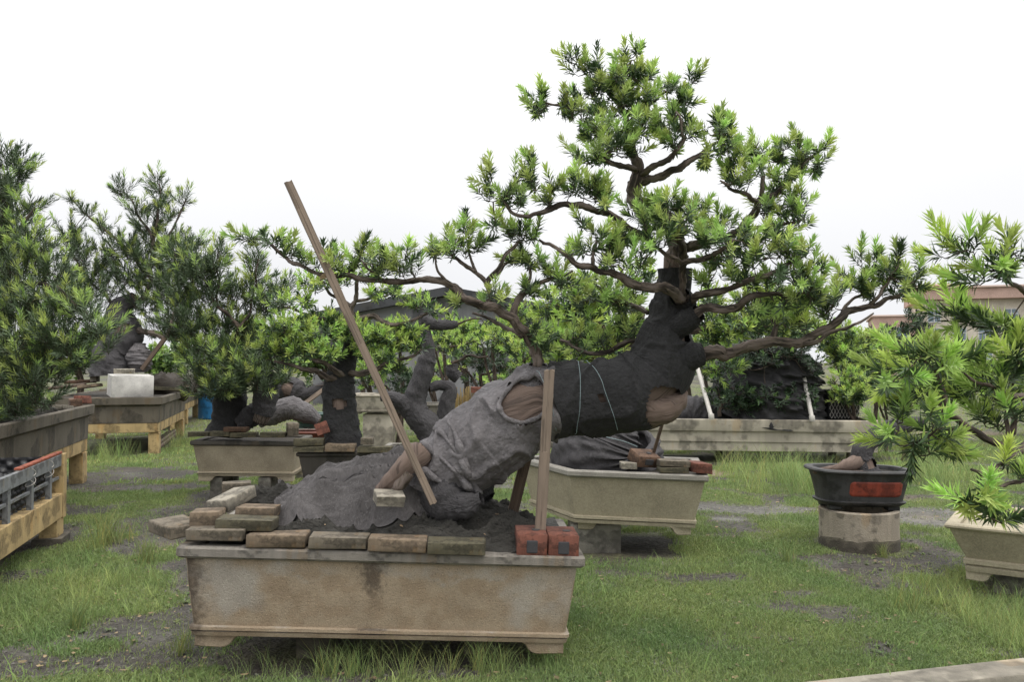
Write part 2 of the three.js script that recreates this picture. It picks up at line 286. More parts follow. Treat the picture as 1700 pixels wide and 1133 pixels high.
function scatter(name, label, geo, mat, count, place, seed) {
  const R = rngOf(seed), ms = [], cs = [], o = new THREE.Object3D(); o.rotation.order = 'YXZ';
  for (let i = 0; i < count * 6 && ms.length < count; i++) {
    const q = place(R); if (!q || blocked(q.x, q.z)) continue;
    o.position.set(q.x, groundY(q.x, q.z) + (q.y ?? 0), q.z); o.rotation.set((R() - 0.5) * (q.tilt ?? 0.3), R() * 6.28, 0); o.scale.set(q.s, q.s * (q.sy ?? 1), q.s); o.updateMatrix(); ms.push(o.matrix.clone()); cs.push(q.c);
  }
  const im = new THREE.InstancedMesh(geo, mat, ms.length); ms.forEach((m, i) => { im.setMatrixAt(i, m); im.setColorAt(i, cs[i]); });
  im.name = numbered(name); im.castShadow = im.receiveShadow = true; scene.add(im); return tag(im, label, 'grass', null, 'stuff');
}
// a random spot of the yard, denser close by
const yard = (R, d0, d1, side = 1.0) => { const t = R(), d = d0 * Math.pow(d1 / d0, t), x = (R() * 2 - 1) * (0.64 * d * side + 0.5); return V(x, 0, -d); };
const lushAt = (x, z) => sstep(-0.25, 0.45, fbm(x * 0.9 + 5, 11, z * 0.9, 3));
const green = (R, x, z, k = 1) => { const n = fbm(x * 1.4, 13, z * 1.4, 3), v = k * (0.75 + 0.5 * R()) * (1 + 0.35 * n), y = R(); return RGB(v * mix(0.20, 0.27, y) * (1 + 0.3 * n), v * mix(0.305, 0.335, y), v * mix(0.092, 0.115, y)); };
function plantGrass() {
  scatter('grass', 'short trodden grass covering the yard between the pots', bladesGeo(22, 0.003, 0.018, 0.06, 0.0026, 1.4, 5), grassMat, 90000, (R) => {
    const p = yard(R, 3.0, 15); const b = Math.max(bareAt(p.x, p.z), wetAt(p.x, p.z), sandAt(p.x, p.z)); if (R() < b * 0.97 || R() < 0.2 * (1 - lushAt(p.x, p.z))) return null;
    return { x: p.x, z: p.z, s: 0.7 + 0.8 * R() + 0.4 * lushAt(p.x, p.z), c: green(R, p.x, p.z) };
  }, 11);
  scatter('tall_grass', 'longer loose grass blades standing above the short grass', bladesGeo(7, 0.03, 0.11, 0.05, 0.0032, 0.9, 6), grassMat, 1300, (R) => {
    const p = yard(R, 3.0, 15), b = Math.max(bareAt(p.x, p.z), wetAt(p.x, p.z)), left = p.x < -1.3 ? 1 : 0.28; if (R() < b * 0.96 || R() > left * (0.25 + 0.75 * lushAt(p.x + 3, p.z))) return null;
    return { x: p.x, z: p.z, s: 0.6 + 0.6 * R(), c: green(R, p.x, p.z, 1.05) };
  }, 12);
  // rank growth along pots and planters, where the photograph shows it tall
  const rank = [[1275, 800, 75, 26, 0.32], [1345, 810, 40, 20, 0.3], [1560, 800, 60, 20, 0.3], [500, 735, 60, 14, 0.2], [210, 750, 60, 16, 0.3], [110, 985, 150, 36, 0.11], [1640, 1010, 90, 35, 0.12], [1690, 1060, 60, 40, 0.13], [620, 1118, 330, 12, 0.13], [1000, 885, 60, 14, 0.12], [1240, 750, 160, 12, 0.25], [265, 745, 40, 20, 0.3], [640, 700, 60, 15, 0.3]].map(([a, b, c, d, h]) => [...spot(a, b, c, d), h]);
  scatter('rank_grass', 'tall rank grass growing beside the pots and planter legs', bladesGeo(9, 0.45, 1, 0.10, 0.011, 0.75, 7), grassMat, 1600, (R) => {
    const q = rank[Math.floor(R() * rank.length)], a = R() * 6.28, r = Math.sqrt(R()), x = q[0] + Math.cos(a) * r * q[2], z = q[1] + Math.sin(a) * r * q[3];
    return { x, z, s: q[4] * (0.5 + 0.8 * R()), c: green(R, x, z, 1.1), sy: 0.9 + 0.3 * R() };
  }, 13);
  const tufts = [[1308, 938, 12, 5, 0.17], [182, 905, 26, 12, 0.27], [240, 935, 16, 9, 0.2], [126, 1040, 14, 9, 0.17], [1490, 1015, 40, 10, 0.2], [1540, 985, 30, 8, 0.16], [300, 1085, 20, 8, 0.14], [1465, 925, 10, 4, 0.1], [560, 1122, 60, 6, 0.16], [800, 1120, 70, 6, 0.16]].map(([a, b, c, d, h]) => [...spot(a, b, c, d), h]);
  scatter('grass_tufts', 'separate taller tufts of grass on the bare ground', bladesGeo(9, 0.5, 1, 0.12, 0.016, 0.6, 9), grassMat, 120, (R) => {
    const q = tufts[Math.floor(R() * tufts.length)], a = R() * 6.28, r = R(), x = q[0] + Math.cos(a) * r * q[2], z = q[1] + Math.sin(a) * r * q[3];
    return { x, z, s: q[4] * (0.6 + 0.6 * R()), c: green(R, x, z, 1.0), sy: 1 + 0.3 * R() };
  }, 17);
  // far meadow
  scatter('far_grass', 'rough grass in the far part of the yard', bladesGeo(10, 0.015, 0.08, 0.16, 0.011, 0.9, 8), grassMat, 14000, (R) => {
    const p = yard(R, 9, 45, 1.1); if (R() < Math.max(sandAt(p.x, p.z), wetAt(p.x, p.z)) || (p.z > -15 && R() < bareAt(p.x, p.z))) return null;
    return { x: p.x, z: p.z, s: 0.6 + 0.7 * R(), c: green(R, p.x, p.z, 1.15) };
  }, 14);
  const wl = new Leaves(); { const R = rngOf(3); for (let i = 0; i < 9; i++) { const a = i * 2.4, e = 0.25 + 0.5 * R(), d = V(Math.cos(a) * Math.cos(e), Math.sin(e), Math.sin(a) * Math.cos(e)), s = V(-Math.sin(a), 0, Math.cos(a)), n = s.clone().cross(d).normalize(); if (n.y < 0) n.negate(); const v = 0.7 + 0.6 * R(); wl.leaf(V(0, 0.06 * i / 9, 0), d, n, s, 0.7 + 0.4 * R(), 0.34, 0.15, [v, v, v], true); } }
  const wd = scatter('weeds', 'small broad leaved weeds scattered through the grass', wl.geo(), grassMat, 800, (R) => {
    const p = yard(R, 3.0, 9); if (lushAt(p.x - 4, p.z + 2) < 0.35 + 0.5 * R() || wetAt(p.x, p.z) > 0.5) return null;
    return { x: p.x, z: p.z, s: 0.012 + 0.020 * R(), c: green(R, p.x, p.z, 0.6) };
  }, 18);
  wd.userData.category = 'weeds';
  const stone = new THREE.IcosahedronGeometry(1, 0); stone.scale(1, 0.55, 0.8);
  const st = scatter('gravel', 'loose grit and small stones lying on the bare ground', stone, std({ roughness: 0.9 }), 15000, (R) => {
    const p = yard(R, 3.0, 10), b = bareAt(p.x, p.z), w = wetAt(p.x, p.z); if (R() > Math.max(0.9 * b, w)) return null;
    const k = (0.5 + R()) * (w > 0.5 ? 2.0 : 1); return { x: p.x, z: p.z, s: 0.0035 + 0.011 * R() ** 4, tilt: 2, c: RGB(0.10 * k, 0.095 * k, 0.085 * k) };
  }, 15);
  st.userData.category = 'gravel';
  const litter = new THREE.CircleGeometry(1, 5); litter.scale(1, 0.45, 1); litter.rotateX(-Math.PI / 2);
  { const p = litter.attributes.position; for (let i = 0; i < p.count; i++) p.setY(i, 0.25 * Math.abs(p.getX(i))); litter.computeVertexNormals(); }
  const lf = scatter('fallen_leaves', 'dry fallen leaves and scraps lying on the ground', litter, std({ roughness: 0.95, side: THREE.DoubleSide }), 1300, (R) => {
    const p = yard(R, 3.0, 9); const k = 0.5 + R(); return { x: p.x, z: p.z, y: 0.012, s: 0.007 + 0.014 * R(), tilt: 0.8, c: RGB(0.20 * k, 0.15 * k, 0.085 * k) };
  }, 16);
  lf.userData.category = 'leaves';
}

// ---------------------------------------------------------------- foliage
class Leaves {
  constructor() { this.p = []; this.c = []; this.i = []; }
  leaf(b, d, n, s, len, w, bend, col, fine) {          // base, direction, face normal, side
    const k = this.p.length / 3, P = this.p, m = 0.45 * len, up = 0.10 * w;
    const mx = b.x + d.x * m, my = b.y + d.y * m, mz = b.z + d.z * m, tx = b.x + d.x * len - n.x * bend * len, ty = b.y + d.y * len - n.y * bend * len, tz = b.z + d.z * len - n.z * bend * len;
    P.push(b.x, b.y, b.z, mx + s.x * w / 2 + n.x * up, my + s.y * w / 2 + n.y * up, mz + s.z * w / 2 + n.z * up, mx - s.x * w / 2 + n.x * up, my - s.y * w / 2 + n.y * up, mz - s.z * w / 2 + n.z * up, tx, ty, tz);
    if (fine) { P.push(mx - n.x * up, my - n.y * up, mz - n.z * up); this.i.push(k, k + 1, k + 4, k, k + 4, k + 2, k + 1, k + 3, k + 4, k + 4, k + 3, k + 2); } else this.i.push(k, k + 1, k + 2, k + 1, k + 3, k + 2);
    for (let q = 0; q < (fine ? 5 : 4); q++) this.c.push(col[0], col[1], col[2]);
  }
  geo() { const g = new THREE.BufferGeometry(); g.setAttribute('position', new THREE.Float32BufferAttribute(this.p, 3)); g.setAttribute('color', new THREE.Float32BufferAttribute(this.c, 3)); g.setIndex(this.i); g.computeVertexNormals(); return g; }
}
const oldLeafMat = std({ vertexColors: true, roughness: 0.5, side: THREE.DoubleSide });
const newLeafMat = new THREE.MeshPhysicalMaterial({ vertexColors: true, roughness: 0.9, transmission: 0.32, thickness: 0, side: THREE.DoubleSide });
const STYLE = {
  tuft: { n: 40, len: 0.076, leaf: 0.049, w: 0.0086, a0: 1.25, a1: 0.36, fresh: 0.93, freshAt: 0.34, fine: true, oldC: [0.066, 0.112, 0.048], newC: [0.43, 0.56, 0.16], upness: 0.6 },
  far: { n: 24, len: 0.10, leaf: 0.062, w: 0.013, a0: 1.3, a1: 0.30, fresh: 0.85, freshAt: 0.34, fine: false, oldC: [0.046, 0.088, 0.034], newC: [0.40, 0.54, 0.12], upness: 0.5 },
  feather: { n: 40, len: 0.17, leaf: 0.078, w: 0.0078, a0: 1.0, a1: 0.35, fresh: 0.55, freshAt: 0.55, fine: false, oldC: [0.080, 0.122, 0.058], newC: [0.38, 0.49, 0.125], upness: 0.75 },
  big: { n: 48, len: 0.115, leaf: 0.072, w: 0.0108, a0: 1.15, a1: 0.26, fresh: 0.9, freshAt: 0.30, fine: true, oldC: [0.060, 0.105, 0.040], newC: [0.45, 0.60, 0.14], upness: 0.5 },
  bush: { n: 14, len: 0.10, leaf: 0.085, w: 0.036, a0: 1.3, a1: 0.5, fresh: 0.8, freshAt: 0.3, fine: false, oldC: [0.07, 0.12, 0.04], newC: [0.26, 0.40, 0.08], upness: 0.4 },
  dark: { n: 18, len: 0.09, leaf: 0.062, w: 0.013, a0: 1.35, a1: 0.30, fresh: 0.25, freshAt: 0.5, fine: false, oldC: [0.024, 0.050, 0.020], newC: [0.10, 0.18, 0.045], upness: 0.4 },
};
const tX = V(0, 0, 0), tY = V(0, 0, 0), tD = V(0, 0, 0), tS = V(0, 0, 0), tB = V(0, 0, 0), tQ = V(0, 0, 0);
function shoot(Lo, Ln, p, axis, S, R, k = 1) {
  tX.set(axis.y, axis.z, axis.x).cross(axis).normalize(); tY.copy(axis).cross(tX);
  const fresh = R() < S.fresh ? clamp(S.freshAt + (R() - 0.5) * 0.35, 0.1, 0.95) : 2, n = Math.round(S.n * (0.75 + 0.5 * R())), len = S.len * k * (0.6 + 0.8 * R()), ph = R() * 6.28, tone = 0.72 + 0.56 * R(), yel = 0.84 + 0.28 * R(), crook = (R() - 0.5) * 0.5;
  for (let i = 0; i < n; i++) {
    const f = i / (n - 1), a = ph + i * 2.4 + (R() - 0.5) * 0.5, ca = Math.cos(a), sa = Math.sin(a), e = mix(S.a0, S.a1, f ** 0.8) + (R() - 0.5) * 0.35, ce = Math.cos(e), se = Math.sin(e);
    tQ.copy(tX).multiplyScalar(ca).addScaledVector(tY, sa);
    tB.copy(p).addScaledVector(axis, len * f).addScaledVector(tX, crook * len * f * f);
    tD.copy(axis).multiplyScalar(ce).addScaledVector(tQ, se).normalize(); tS.copy(axis).cross(tQ).normalize();
    tQ.copy(tS).cross(tD).normalize(); if (tQ.dot(axis) < 0) tQ.negate();
    const L = S.leaf * k * (0.72 + 0.4 * R()) * (f > 0.88 ? 0.68 : 1) * (f < 0.12 ? 0.8 : 1), isNew = f > fresh, v = tone * (0.78 + 0.44 * R()), C = isNew ? S.newC : S.oldC;
    (isNew ? Ln : Lo).leaf(tB, tD, tQ, tS, L, S.w * k * (0.8 + 0.4 * R()), (R() - 0.25) * 0.3, isNew ? [C[0] * v * yel, C[1] * v, C[2] * v] : [C[0] * v, C[1] * v, C[2] * v], S.fine);
  }
}
/* a tree whose limbs and pads of leaves were surveyed from the photograph.
   limbs: [[px, py, r_px, d], ...]; pads: [px, py, rx_px, ry_px, d, depth radius m]; */
function growTree(t, { limbs = [], pads = [], style = 'tuft', density = 1, seed = 1, limbMat = M.bark, roots = [], k = 1, depthR = 1.1, radial = 8, twigR = 0.0042, pull = 0.5, droop = 0, slim = 0.8 }) {
  const R = rngOf(seed), S = STYLE[style], nodes = [...roots], Lo = new Leaves(), Ln = new Leaves(), tw = [];
  for (const L of limbs) {
    const Lk = []; L.forEach((q, i) => { if (i) { const o = L[i - 1], l = Math.hypot(q[0] - o[0], q[1] - o[1]); if (l > 12) { const f = 0.35 + 0.3 * R(), j = (R() - 0.5) * Math.min(9, l * 0.22); Lk.push([mix(o[0], q[0], f) - (q[1] - o[1]) / l * j, mix(o[1], q[1], f) + (q[0] - o[0]) / l * j, mix(o[2], q[2], f) * (0.9 + 0.25 * R()), mix(o[3], q[3], f)]); } } Lk.push(q); });
    const pts = Lk.map(([x, y, r, d], i) => ({ p: P(x, y, d).add(V(0, 0, i && i < Lk.length - 1 ? (R() - 0.5) * 0.03 : 0)), r: r * d / F * slim }));
    // knuckles and kinks along the way
    const g = tube(pts, { radial, sub: 5, lump: 0.7, freq: 34, seed: seed + pts.length });
    mesh('branch', g, limbMat, t);
    const c = new THREE.CatmullRomCurve3(pts.map((q) => q.p), false, 'centripetal'), m = pts.length * 4;
    for (let i = 0; i <= m; i++) nodes.push(c.getPoint(i / m));
  }
  const want = [];
  for (const [x, y, rx, ry, d, dr] of pads) {
    const c = P(x, y, d), ax = rx * d / F, ay = ry * d / F, az = dr ?? Math.max(ax, ay) * depthR, n = Math.max(2, Math.round(density * rx * ry * Math.PI / 330 * (d / 3.9) ** 2 / (k * k)));
    for (let i = 0; i < n; i++) {
      let u, v, w; do { u = R() * 2 - 1; v = R() * 2 - 1; w = R() * 2 - 1; } while (u * u + v * v + w * w > 1);
      const out = V(u, v * 0.8 + 0.15, w), p = V(c.x + u * ax, c.y + v * ay, c.z + w * az); want.push({ p, out, dist: 0 });
    }
  }
  for (const q of want) { q.dist = Infinity; for (const n of nodes) q.dist = Math.min(q.dist, n.distanceToSquared(q.p)); }
  want.sort((a, b) => a.dist - b.dist);
  for (const q of want) {
    let best = null, bd = Infinity; for (const n of nodes) { const dd = n.distanceToSquared(q.p) * (n.y > q.p.y ? 1.8 : 1); if (dd < bd) { bd = dd; best = n; } }
    const dist = best.distanceTo(q.p), dir = q.p.clone().sub(best);
    const axis = dir.clone().normalize().multiplyScalar(pull).addScaledVector(q.out, 0.7).add(V((R() - 0.5) * 0.7, S.upness * (0.6 + 0.8 * R()) - droop, (R() - 0.5) * 0.7)).normalize();
    const base = q.p.clone().addScaledVector(axis, -S.len * 0.4 * k);
    const m1 = best.clone().lerp(base, 0.4).add(V((R() - 0.5) * 0.2 * dist, -0.08 * dist, (R() - 0.5) * 0.2 * dist)), m2 = best.clone().lerp(base, 0.75).add(V((R() - 0.5) * 0.16 * dist, -0.10 * dist, (R() - 0.5) * 0.16 * dist));
    const r0 = twigR * k * (0.6 + 2.2 * Math.min(dist, 0.5)), end = base.clone().addScaledVector(axis, S.len * 0.6 * k);
    tw.push(tube([{ p: best, r: r0 }, { p: m1, r: r0 * 0.85 }, { p: m2, r: r0 * 0.65 }, { p: base, r: r0 * 0.5 }, { p: end, r: 0.0012 * k }], { radial: 4, sub: dist > 0.12 ? 2 : 1, caps: false }));
    if (dist > 0.05) nodes.push(m1, m2, base);
    shoot(Lo, Ln, base, axis, S, R, k);
  }
  if (tw.length) tag(mesh('twigs', mergeGeometries(tw), limbMat, t), null, null, null, 'stuff');
  const cr = tag(mesh('crown', Lo.geo(), oldLeafMat, t), null, null, null, 'stuff');
  if (Ln.p.length) tag(mesh('young_leaves', Ln.geo(), newLeafMat, cr), 'pale yellow-green new shoots', null, null, 'stuff');
  return nodes;
}
// netting wound round a trunk. spine [{p, r}]; t0(a), t1(a): where it begins and ends at angle a (0 faces the camera's side, +90 down); holes [[t, a, dt, da]]
function wrapGeo(spine, { t0 = () => 0, t1 = () => 1, off = 0.004, fold = 0.02, freq = 9, seed = 0, holes = [], rings = 90, radial = 56, sag = 0, tight = 1, band = 0.006, bandLen = 0.13 }) {
  const curve = new THREE.CatmullRomCurve3(spine.map((q) => q.p), false, 'centripetal'), N = spine.length - 1, total = curve.getLength(), pos = [], uv = [], idx = [], keep = [];
  const at = (t, a) => {
    t = clamp(t); const k = Math.min(N - 1, Math.floor(t * N)), f = t * N - k, c = curve.getPoint(t), T = curve.getTangent(t), r = mix(spine[k].r, spine[k + 1].r, f * f * (3 - 2 * f));
    const n = V(0, 0, 1).addScaledVector(T, -T.z).normalize(), b = T.clone().cross(n), d = n.multiplyScalar(Math.cos(a)).addScaledVector(b, Math.sin(a)), q = c.clone().addScaledVector(d, r);
    const wv = Math.abs(nz(q.x * freq * 0.6 + seed + a * 0.8, q.y * freq * 0.6, q.z * freq * 0.6 + t * 9 * tight)), rid = 1 - Math.min(1, wv * 3.2), big = fbm(q.x * 4.5 + seed, q.y * 4.5, q.z * 4.5, 3);
    const bw = (t * total / bandLen + a / 6.283 + 0.25 * nz(q.x * 3, q.y * 3, q.z * 3 + seed)) % 1, e = off + band * (bw < 0 ? bw + 1 : bw) + fold * clamp(r / 0.13, 0.3, 1) * (0.85 * rid * rid + 0.6 * big + 0.10 * nz(q.x * freq * 3, q.y * freq * 3, q.z * freq * 3));
    q.addScaledVector(d, e); q.y -= sag * Math.max(0, -d.y) ; return q;
  };
  for (let i = 0; i <= rings; i++) for (let j = 0; j <= radial; j++) {
    const a = j / radial * 2 * Math.PI + Math.PI, t = mix(t0(a), t1(a), i / rings), q = at(t, a); pos.push(q.x, q.y, q.z); uv.push((a - Math.PI) * 0.13, t * N * 0.11);
    keep.push(!holes.some(([ht, ha, dt, da]) => { let x = a - ha; while (x > Math.PI) x -= 2 * Math.PI; while (x < -Math.PI) x += 2 * Math.PI; return ((t - ht) / dt) ** 2 + (x / da) ** 2 < 1; }));
  }
  const w = radial + 1;
  for (let i = 0; i < rings; i++) for (let j = 0; j < radial; j++) { const a = i * w + j, b = a + w; if (keep[a] && keep[a + 1] && keep[b] && keep[b + 1]) idx.push(a, a + 1, b, b, a + 1, b + 1); }
  const g = new THREE.BufferGeometry(); g.setAttribute('position', new THREE.Float32BufferAttribute(pos, 3)); g.setAttribute('uv', new THREE.Float32BufferAttribute(uv, 2)); g.setIndex(idx); g.computeVertexNormals();
  return { g, at };
}
const spineOf = (list) => list.map(([x, y, r, d]) => ({ p: P(x, y, d), r: r * d / F }));
for (const k of ['clothBlack', 'clothGrey', 'clothMid', 'clothSoil']) M[k].side = THREE.DoubleSide;
// a wrapped trunk: netting over a bark core
function wrappedTrunk(t, list, mat, { fold = 0.016, freq = 12, seed = 1, holes = [], core = M.deadWood, rings = 40, radial = 28, name = 'cloth_wrap', t0, t1 } = {}) {
  const s = spineOf(list);
  mesh('trunk', tube(s.map((q) => ({ p: q.p, r: q.r * 0.93 })), { radial: 14, sub: 5, lump: 0.15, freq: 9, seed }), core, t);
  mesh(name, wrapGeo(s, { fold, freq, seed, holes, rings, radial, t0, t1 }).g, mat, t);
  return s.map((q) => q.p);
}

// ---------------------------------------------------------------- pots
function pot({ name = 'bonsai_pot', label, group, pos, turn = 0, roll = 0, outline, h, rim = 0.05, rimOut = 0.03, taper = 0.05, body, rimMat, soilMat = M.soil, foot = 0.05, footAt = [], footW = 0.16, ledge = 0.04, soilDrop = 0.02, footMat, wall = 0.045 }) {
  const t = thing(name, label, 'plant pot', pos, turn, group); t.rotation.z = roll;
  const y0 = foot, y1 = h - rim;
  mesh('body', ringLoft(outline, [[-taper, y0], [-taper + 0.002, y0 + 0.006], [-taper + 0.004, y0 + ledge * 0.42], [-taper - 0.008, y0 + ledge * 0.5], [-taper - 0.008, y0 + ledge * 0.56], [-taper + 0.010, y0 + ledge * 0.62], [-taper + 0.010, y0 + ledge * 0.94], [-taper - 0.004, y0 + ledge * 1.05], [-taper * 0.5, mix(y0 + ledge, y1, 0.5)], [0, y1 - 0.001]]), body, t);
  mesh('rim', ringLoft(outline, [[-0.01, y1], [rimOut * 0.6, y1 + 0.002], [rimOut, y1 + 0.012], [rimOut, h - 0.008], [rimOut - 0.008, h], [-wall + 0.006, h], [-wall, h - 0.006], [-wall, h - 0.09]], true), rimMat, t);
  mesh('soil', ringLoft(outline, [[-wall - 0.002, h - soilDrop - 0.03], [-wall - 0.003, h - soilDrop]], false, true), soilMat, t);
  for (const [x, z, sx] of footAt) {
    const s = new THREE.Shape(); s.moveTo(0, 0.004); s.lineTo(0, foot + 0.001); s.lineTo(sx * footW, foot + 0.001); s.quadraticCurveTo(sx * footW * 0.82, foot * 0.9, sx * footW * 0.78, foot * 0.55); s.quadraticCurveTo(sx * footW * 0.72, 0.004, sx * footW * 0.55, 0.0); s.closePath();
    mesh('foot', metreUV(new THREE.ExtrudeGeometry(s, { depth: 0.1, bevelEnabled: true, bevelSize: 0.004, bevelThickness: 0.004, bevelSegments: 1 }).translate(x, 0, z - 0.05)), footMat ?? body, t);
  }
  return t;
}
const brickCache = new Map();
function brick(px, py, d, label, { l = 0.24, h = 0.053, w = 0.115, turn = 0, tip = 0, roll = 0, mat = M.brickGrey, group, seed = 1, name = 'brick', category = 'brick' } = {}) {
  const key = [l, h, w, seed % 5].join(); if (!brickCache.has(key)) brickCache.set(key, wornBox(l, h, w, 1.7 * (seed % 5) + l * 10, 0.0085, 0.006, 7));
  const o = mesh(name, brickCache.get(key), mat); o.position.copy(P(px, py, d)); o.rotation.order = 'YXZ'; o.rotation.set(tip, turn, roll); return tag(o, label, category, group);
}
// a pierced red brick with filled cores seen on its side
function hollowBrick(px, py, d, label, { turn = 0, l = 0.2, h = 0.105, w = 0.2, mat = M.brickRed, group, roll = 0, tip = 0 } = {}) {
  const t = thing('hollow_brick', label, 'brick', P(px, py, d).add(V(0, -h / 2, 0)), turn, group); t.rotation.z = roll; t.rotation.x = tip;
  mesh('body', wornBox(l, h, w, px, 0.004, 0.006, 4).translate(0, h / 2, 0), mat, t);
  mesh('core_hole', metreUV(new RoundedBoxGeometry(l * 0.36, h * 0.5, 0.012, 2, 0.005).translate(0, h * 0.5, w / 2 - 0.002)), M.plug, t);
  mesh('finger_hole', new THREE.CylinderGeometry(0.017, 0.017, 0.01, 14).translate(0.02, h - 0.0015, 0.01), M.hole, t);
  return t;
}
function bar(name, a, b, w, d, mat, label, category, { seed = 1, group, parent, amp = 0.003, spin = 0 } = {}) {
  const len = a.distanceTo(b), g = new THREE.BoxGeometry(w, len, d, 3, Math.max(8, Math.round(len * 18)), 3), p = g.attributes.position;
  for (let i = 0; i < p.count; i++) {
    const x = p.getX(i), y = p.getY(i), z = p.getZ(i), k = 1 + 0.10 * nz(y * 2.2, seed, 3), e = Math.abs(x) > w * 0.49 && Math.abs(z) > d * 0.49 ? 0.93 : 1;
    p.setXYZ(i, x * k * e + amp * fbm(y * 3, seed, x * 30, 3) + 0.4 * amp * nz(y * 1.1, seed, 9) * 3, y + (Math.abs(y) > len * 0.499 ? amp * 2.5 * nz(x * 60, z * 60, seed) : 0), z * k * e + amp * fbm(y * 3, seed + 5, z * 30, 3));
  }
  g.computeVertexNormals();
  const o = mesh(name, metreUV(toCreasedNormals(g, 0.6)), mat, parent); o.position.copy(a).lerp(b, 0.5);
  o.quaternion.setFromUnitVectors(V(0, 1, 0), b.clone().sub(a).normalize()).multiply(new THREE.Quaternion().setFromAxisAngle(V(0, 1, 0), spin));
  return parent ? o : tag(o, label, category, group);
}
const string = (name, pts, r, mat, parent) => mesh(name, tube(pts.map((p) => ({ p, r })), { radial: 5, sub: 6 }), mat, parent);

let moundY = () => 0;                                  // height of the netting over the large pot's soil
// ---- the large trough pot in front
{
  const turn = 0.047, roll = -0.037, hw = 0.808, hd = 0.40, H = 0.425;
  const c = P(621, 917, 3.46), pos = V(c.x, c.y - H, c.z - hd - 0.03);
  const face = tex(1024, 320, (u, v, i, j) => {            // u 0..1 across 1.7 m, v 0..1 up 0.45 m: sand finish, lime bloom, damp stains with ragged outlines
    const a = pf(u * 2, v * 0.6, 6, 301, 6), b = pf(u * 3, v * 0.9, 9, 307, 5), s = hash2(i, j, 31), s2 = hash2(i >> 1, j >> 1, 33);
    let c = [0.325, 0.258, 0.182];
    const warm = sstep(0.42, 0.62, b) ; c = c.map((q, n) => mix(q, [0.265, 0.195, 0.128][n], 0.6 * warm * sstep(0.95, 0.6, v)));
    const lime = sstep(0.44, 0.70, a * 0.6 + 0.4 * Math.max(sstep(0.26, 0.02, Math.hypot((u - 0.11) * 1.2, (v - 0.62) * 0.35)), sstep(0.24, 0.02, Math.hypot(u - 0.93, (v - 0.6) * 0.3)), 0.75 * sstep(0.16, 0.02, Math.abs(v - 0.76 - 0.2 * (b - 0.5)))));
    c = c.map((q, n) => mix(q, [0.355, 0.335, 0.30][n], 0.7 * lime));
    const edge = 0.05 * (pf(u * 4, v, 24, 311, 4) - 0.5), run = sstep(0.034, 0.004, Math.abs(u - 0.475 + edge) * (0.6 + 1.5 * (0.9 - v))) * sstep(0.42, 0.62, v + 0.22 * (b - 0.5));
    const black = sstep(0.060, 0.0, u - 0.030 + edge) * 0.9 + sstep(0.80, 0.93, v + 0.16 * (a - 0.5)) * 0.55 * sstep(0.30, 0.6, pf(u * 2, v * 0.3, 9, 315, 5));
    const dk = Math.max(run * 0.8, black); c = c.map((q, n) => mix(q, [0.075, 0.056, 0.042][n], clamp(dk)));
    const k = 0.82 + 0.32 * pf(u * 2, v * 0.6, 12, 331, 5) + (s > 0.94 ? 0.36 : s < 0.12 ? -0.28 : 0) + (s2 > 0.985 ? 0.4 : s2 < 0.02 ? -0.35 : 0);
    return c.map((q) => q * k);
  }, true, false);
  face.repeat.set(1 / 1.7, 1 / 0.45); face.offset.set(0.5, 0);
  const bodyMat = std({ map: face, bumpMap: rep(grainBump, 3), bumpScale: 0.004 });
  const t = pot({ label: 'largest pot, long tan trough of gritty concrete in the foreground', pos, turn, roll, outline: rrect(hw, hd, 0.018), h: H, rim: 0.05, rimOut: 0.03, taper: 0.03, body: bodyMat, rimMat: std({ color: RGB(0.30, 0.275, 0.24), map: rep(weatherMap, 1.9), bumpMap: rep(grainBump, 5), bumpScale: 0.008 }), foot: 0.05, footAt: [[-hw + 0.045, hd - 0.10, 1], [hw - 0.045, hd - 0.10, -1], [-hw + 0.045, -hd + 0.10, 1], [hw - 0.045, -hd + 0.10, -1]], footW: 0.19 });
  solids.push([pos.x, pos.z, hw - 0.1, hd - 0.08, turn]);
  for (const [x, l] of [[-0.32, 'left'], [0.42, 'right']]) {
    const q = V(x, 0, 0).applyAxisAngle(V(0, 1, 0), turn).add(V(pos.x, 0, pos.z)), hh = pos.y + 0.05 + x * roll - 0.004;
    const o = mesh('concrete_block', wornBox(0.16, hh, 0.5, x * 9, 0.005), M.concreteMossy); o.position.set(q.x, hh / 2 - 0.01, q.z - 0.1); o.rotation.y = turn; tag(o, `${l} grey block under the large foreground trough pot`, 'block');
  }
  // netting laid over the soil, humped toward the roots
  const nx = 220, nd = 110, gp = [], gu = [], gi = [];
  const hAt = (x, z) => {
    const u = x / (hw - 0.05), w = z / (hd - 0.05), edge = Math.min(1, (1 - Math.abs(u)) * 7) * Math.min(1, (1 - Math.abs(w)) * 3.5);
    const hump = 0.13 * Math.exp(-(((x + 0.18) / 0.44) ** 2)) * sstep(0.75, -0.3, w) + 0.075 * Math.exp(-(((x - 0.25) / 0.22) ** 2)) * sstep(0.9, 0.1, w) + 0.07 * Math.exp(-(((x + 0.60) / 0.17) ** 2) - ((w + 0.1) / 0.6) ** 2);
    const wx = x + 0.10 * nz(x * 4, z * 4, 1), wz = z + 0.10 * nz(x * 4, z * 4, 2), rid = (1 - Math.min(1, Math.abs(nz(wx * 1.7 + wz * 1.5 + 1.5, wz * 5.5 - wx * 1.1, 4)) * 2.6)) ** 3, r2 = (1 - Math.min(1, Math.abs(nz(wx * 5 - 2, wz * 9 + wx * 3, 8)) * 2.4)) ** 3;
    return 0.012 + edge * (hump + 0.065 * rid + 0.035 * r2 + 0.028 * fbm(x * 4, 4, z * 4, 2));
  };
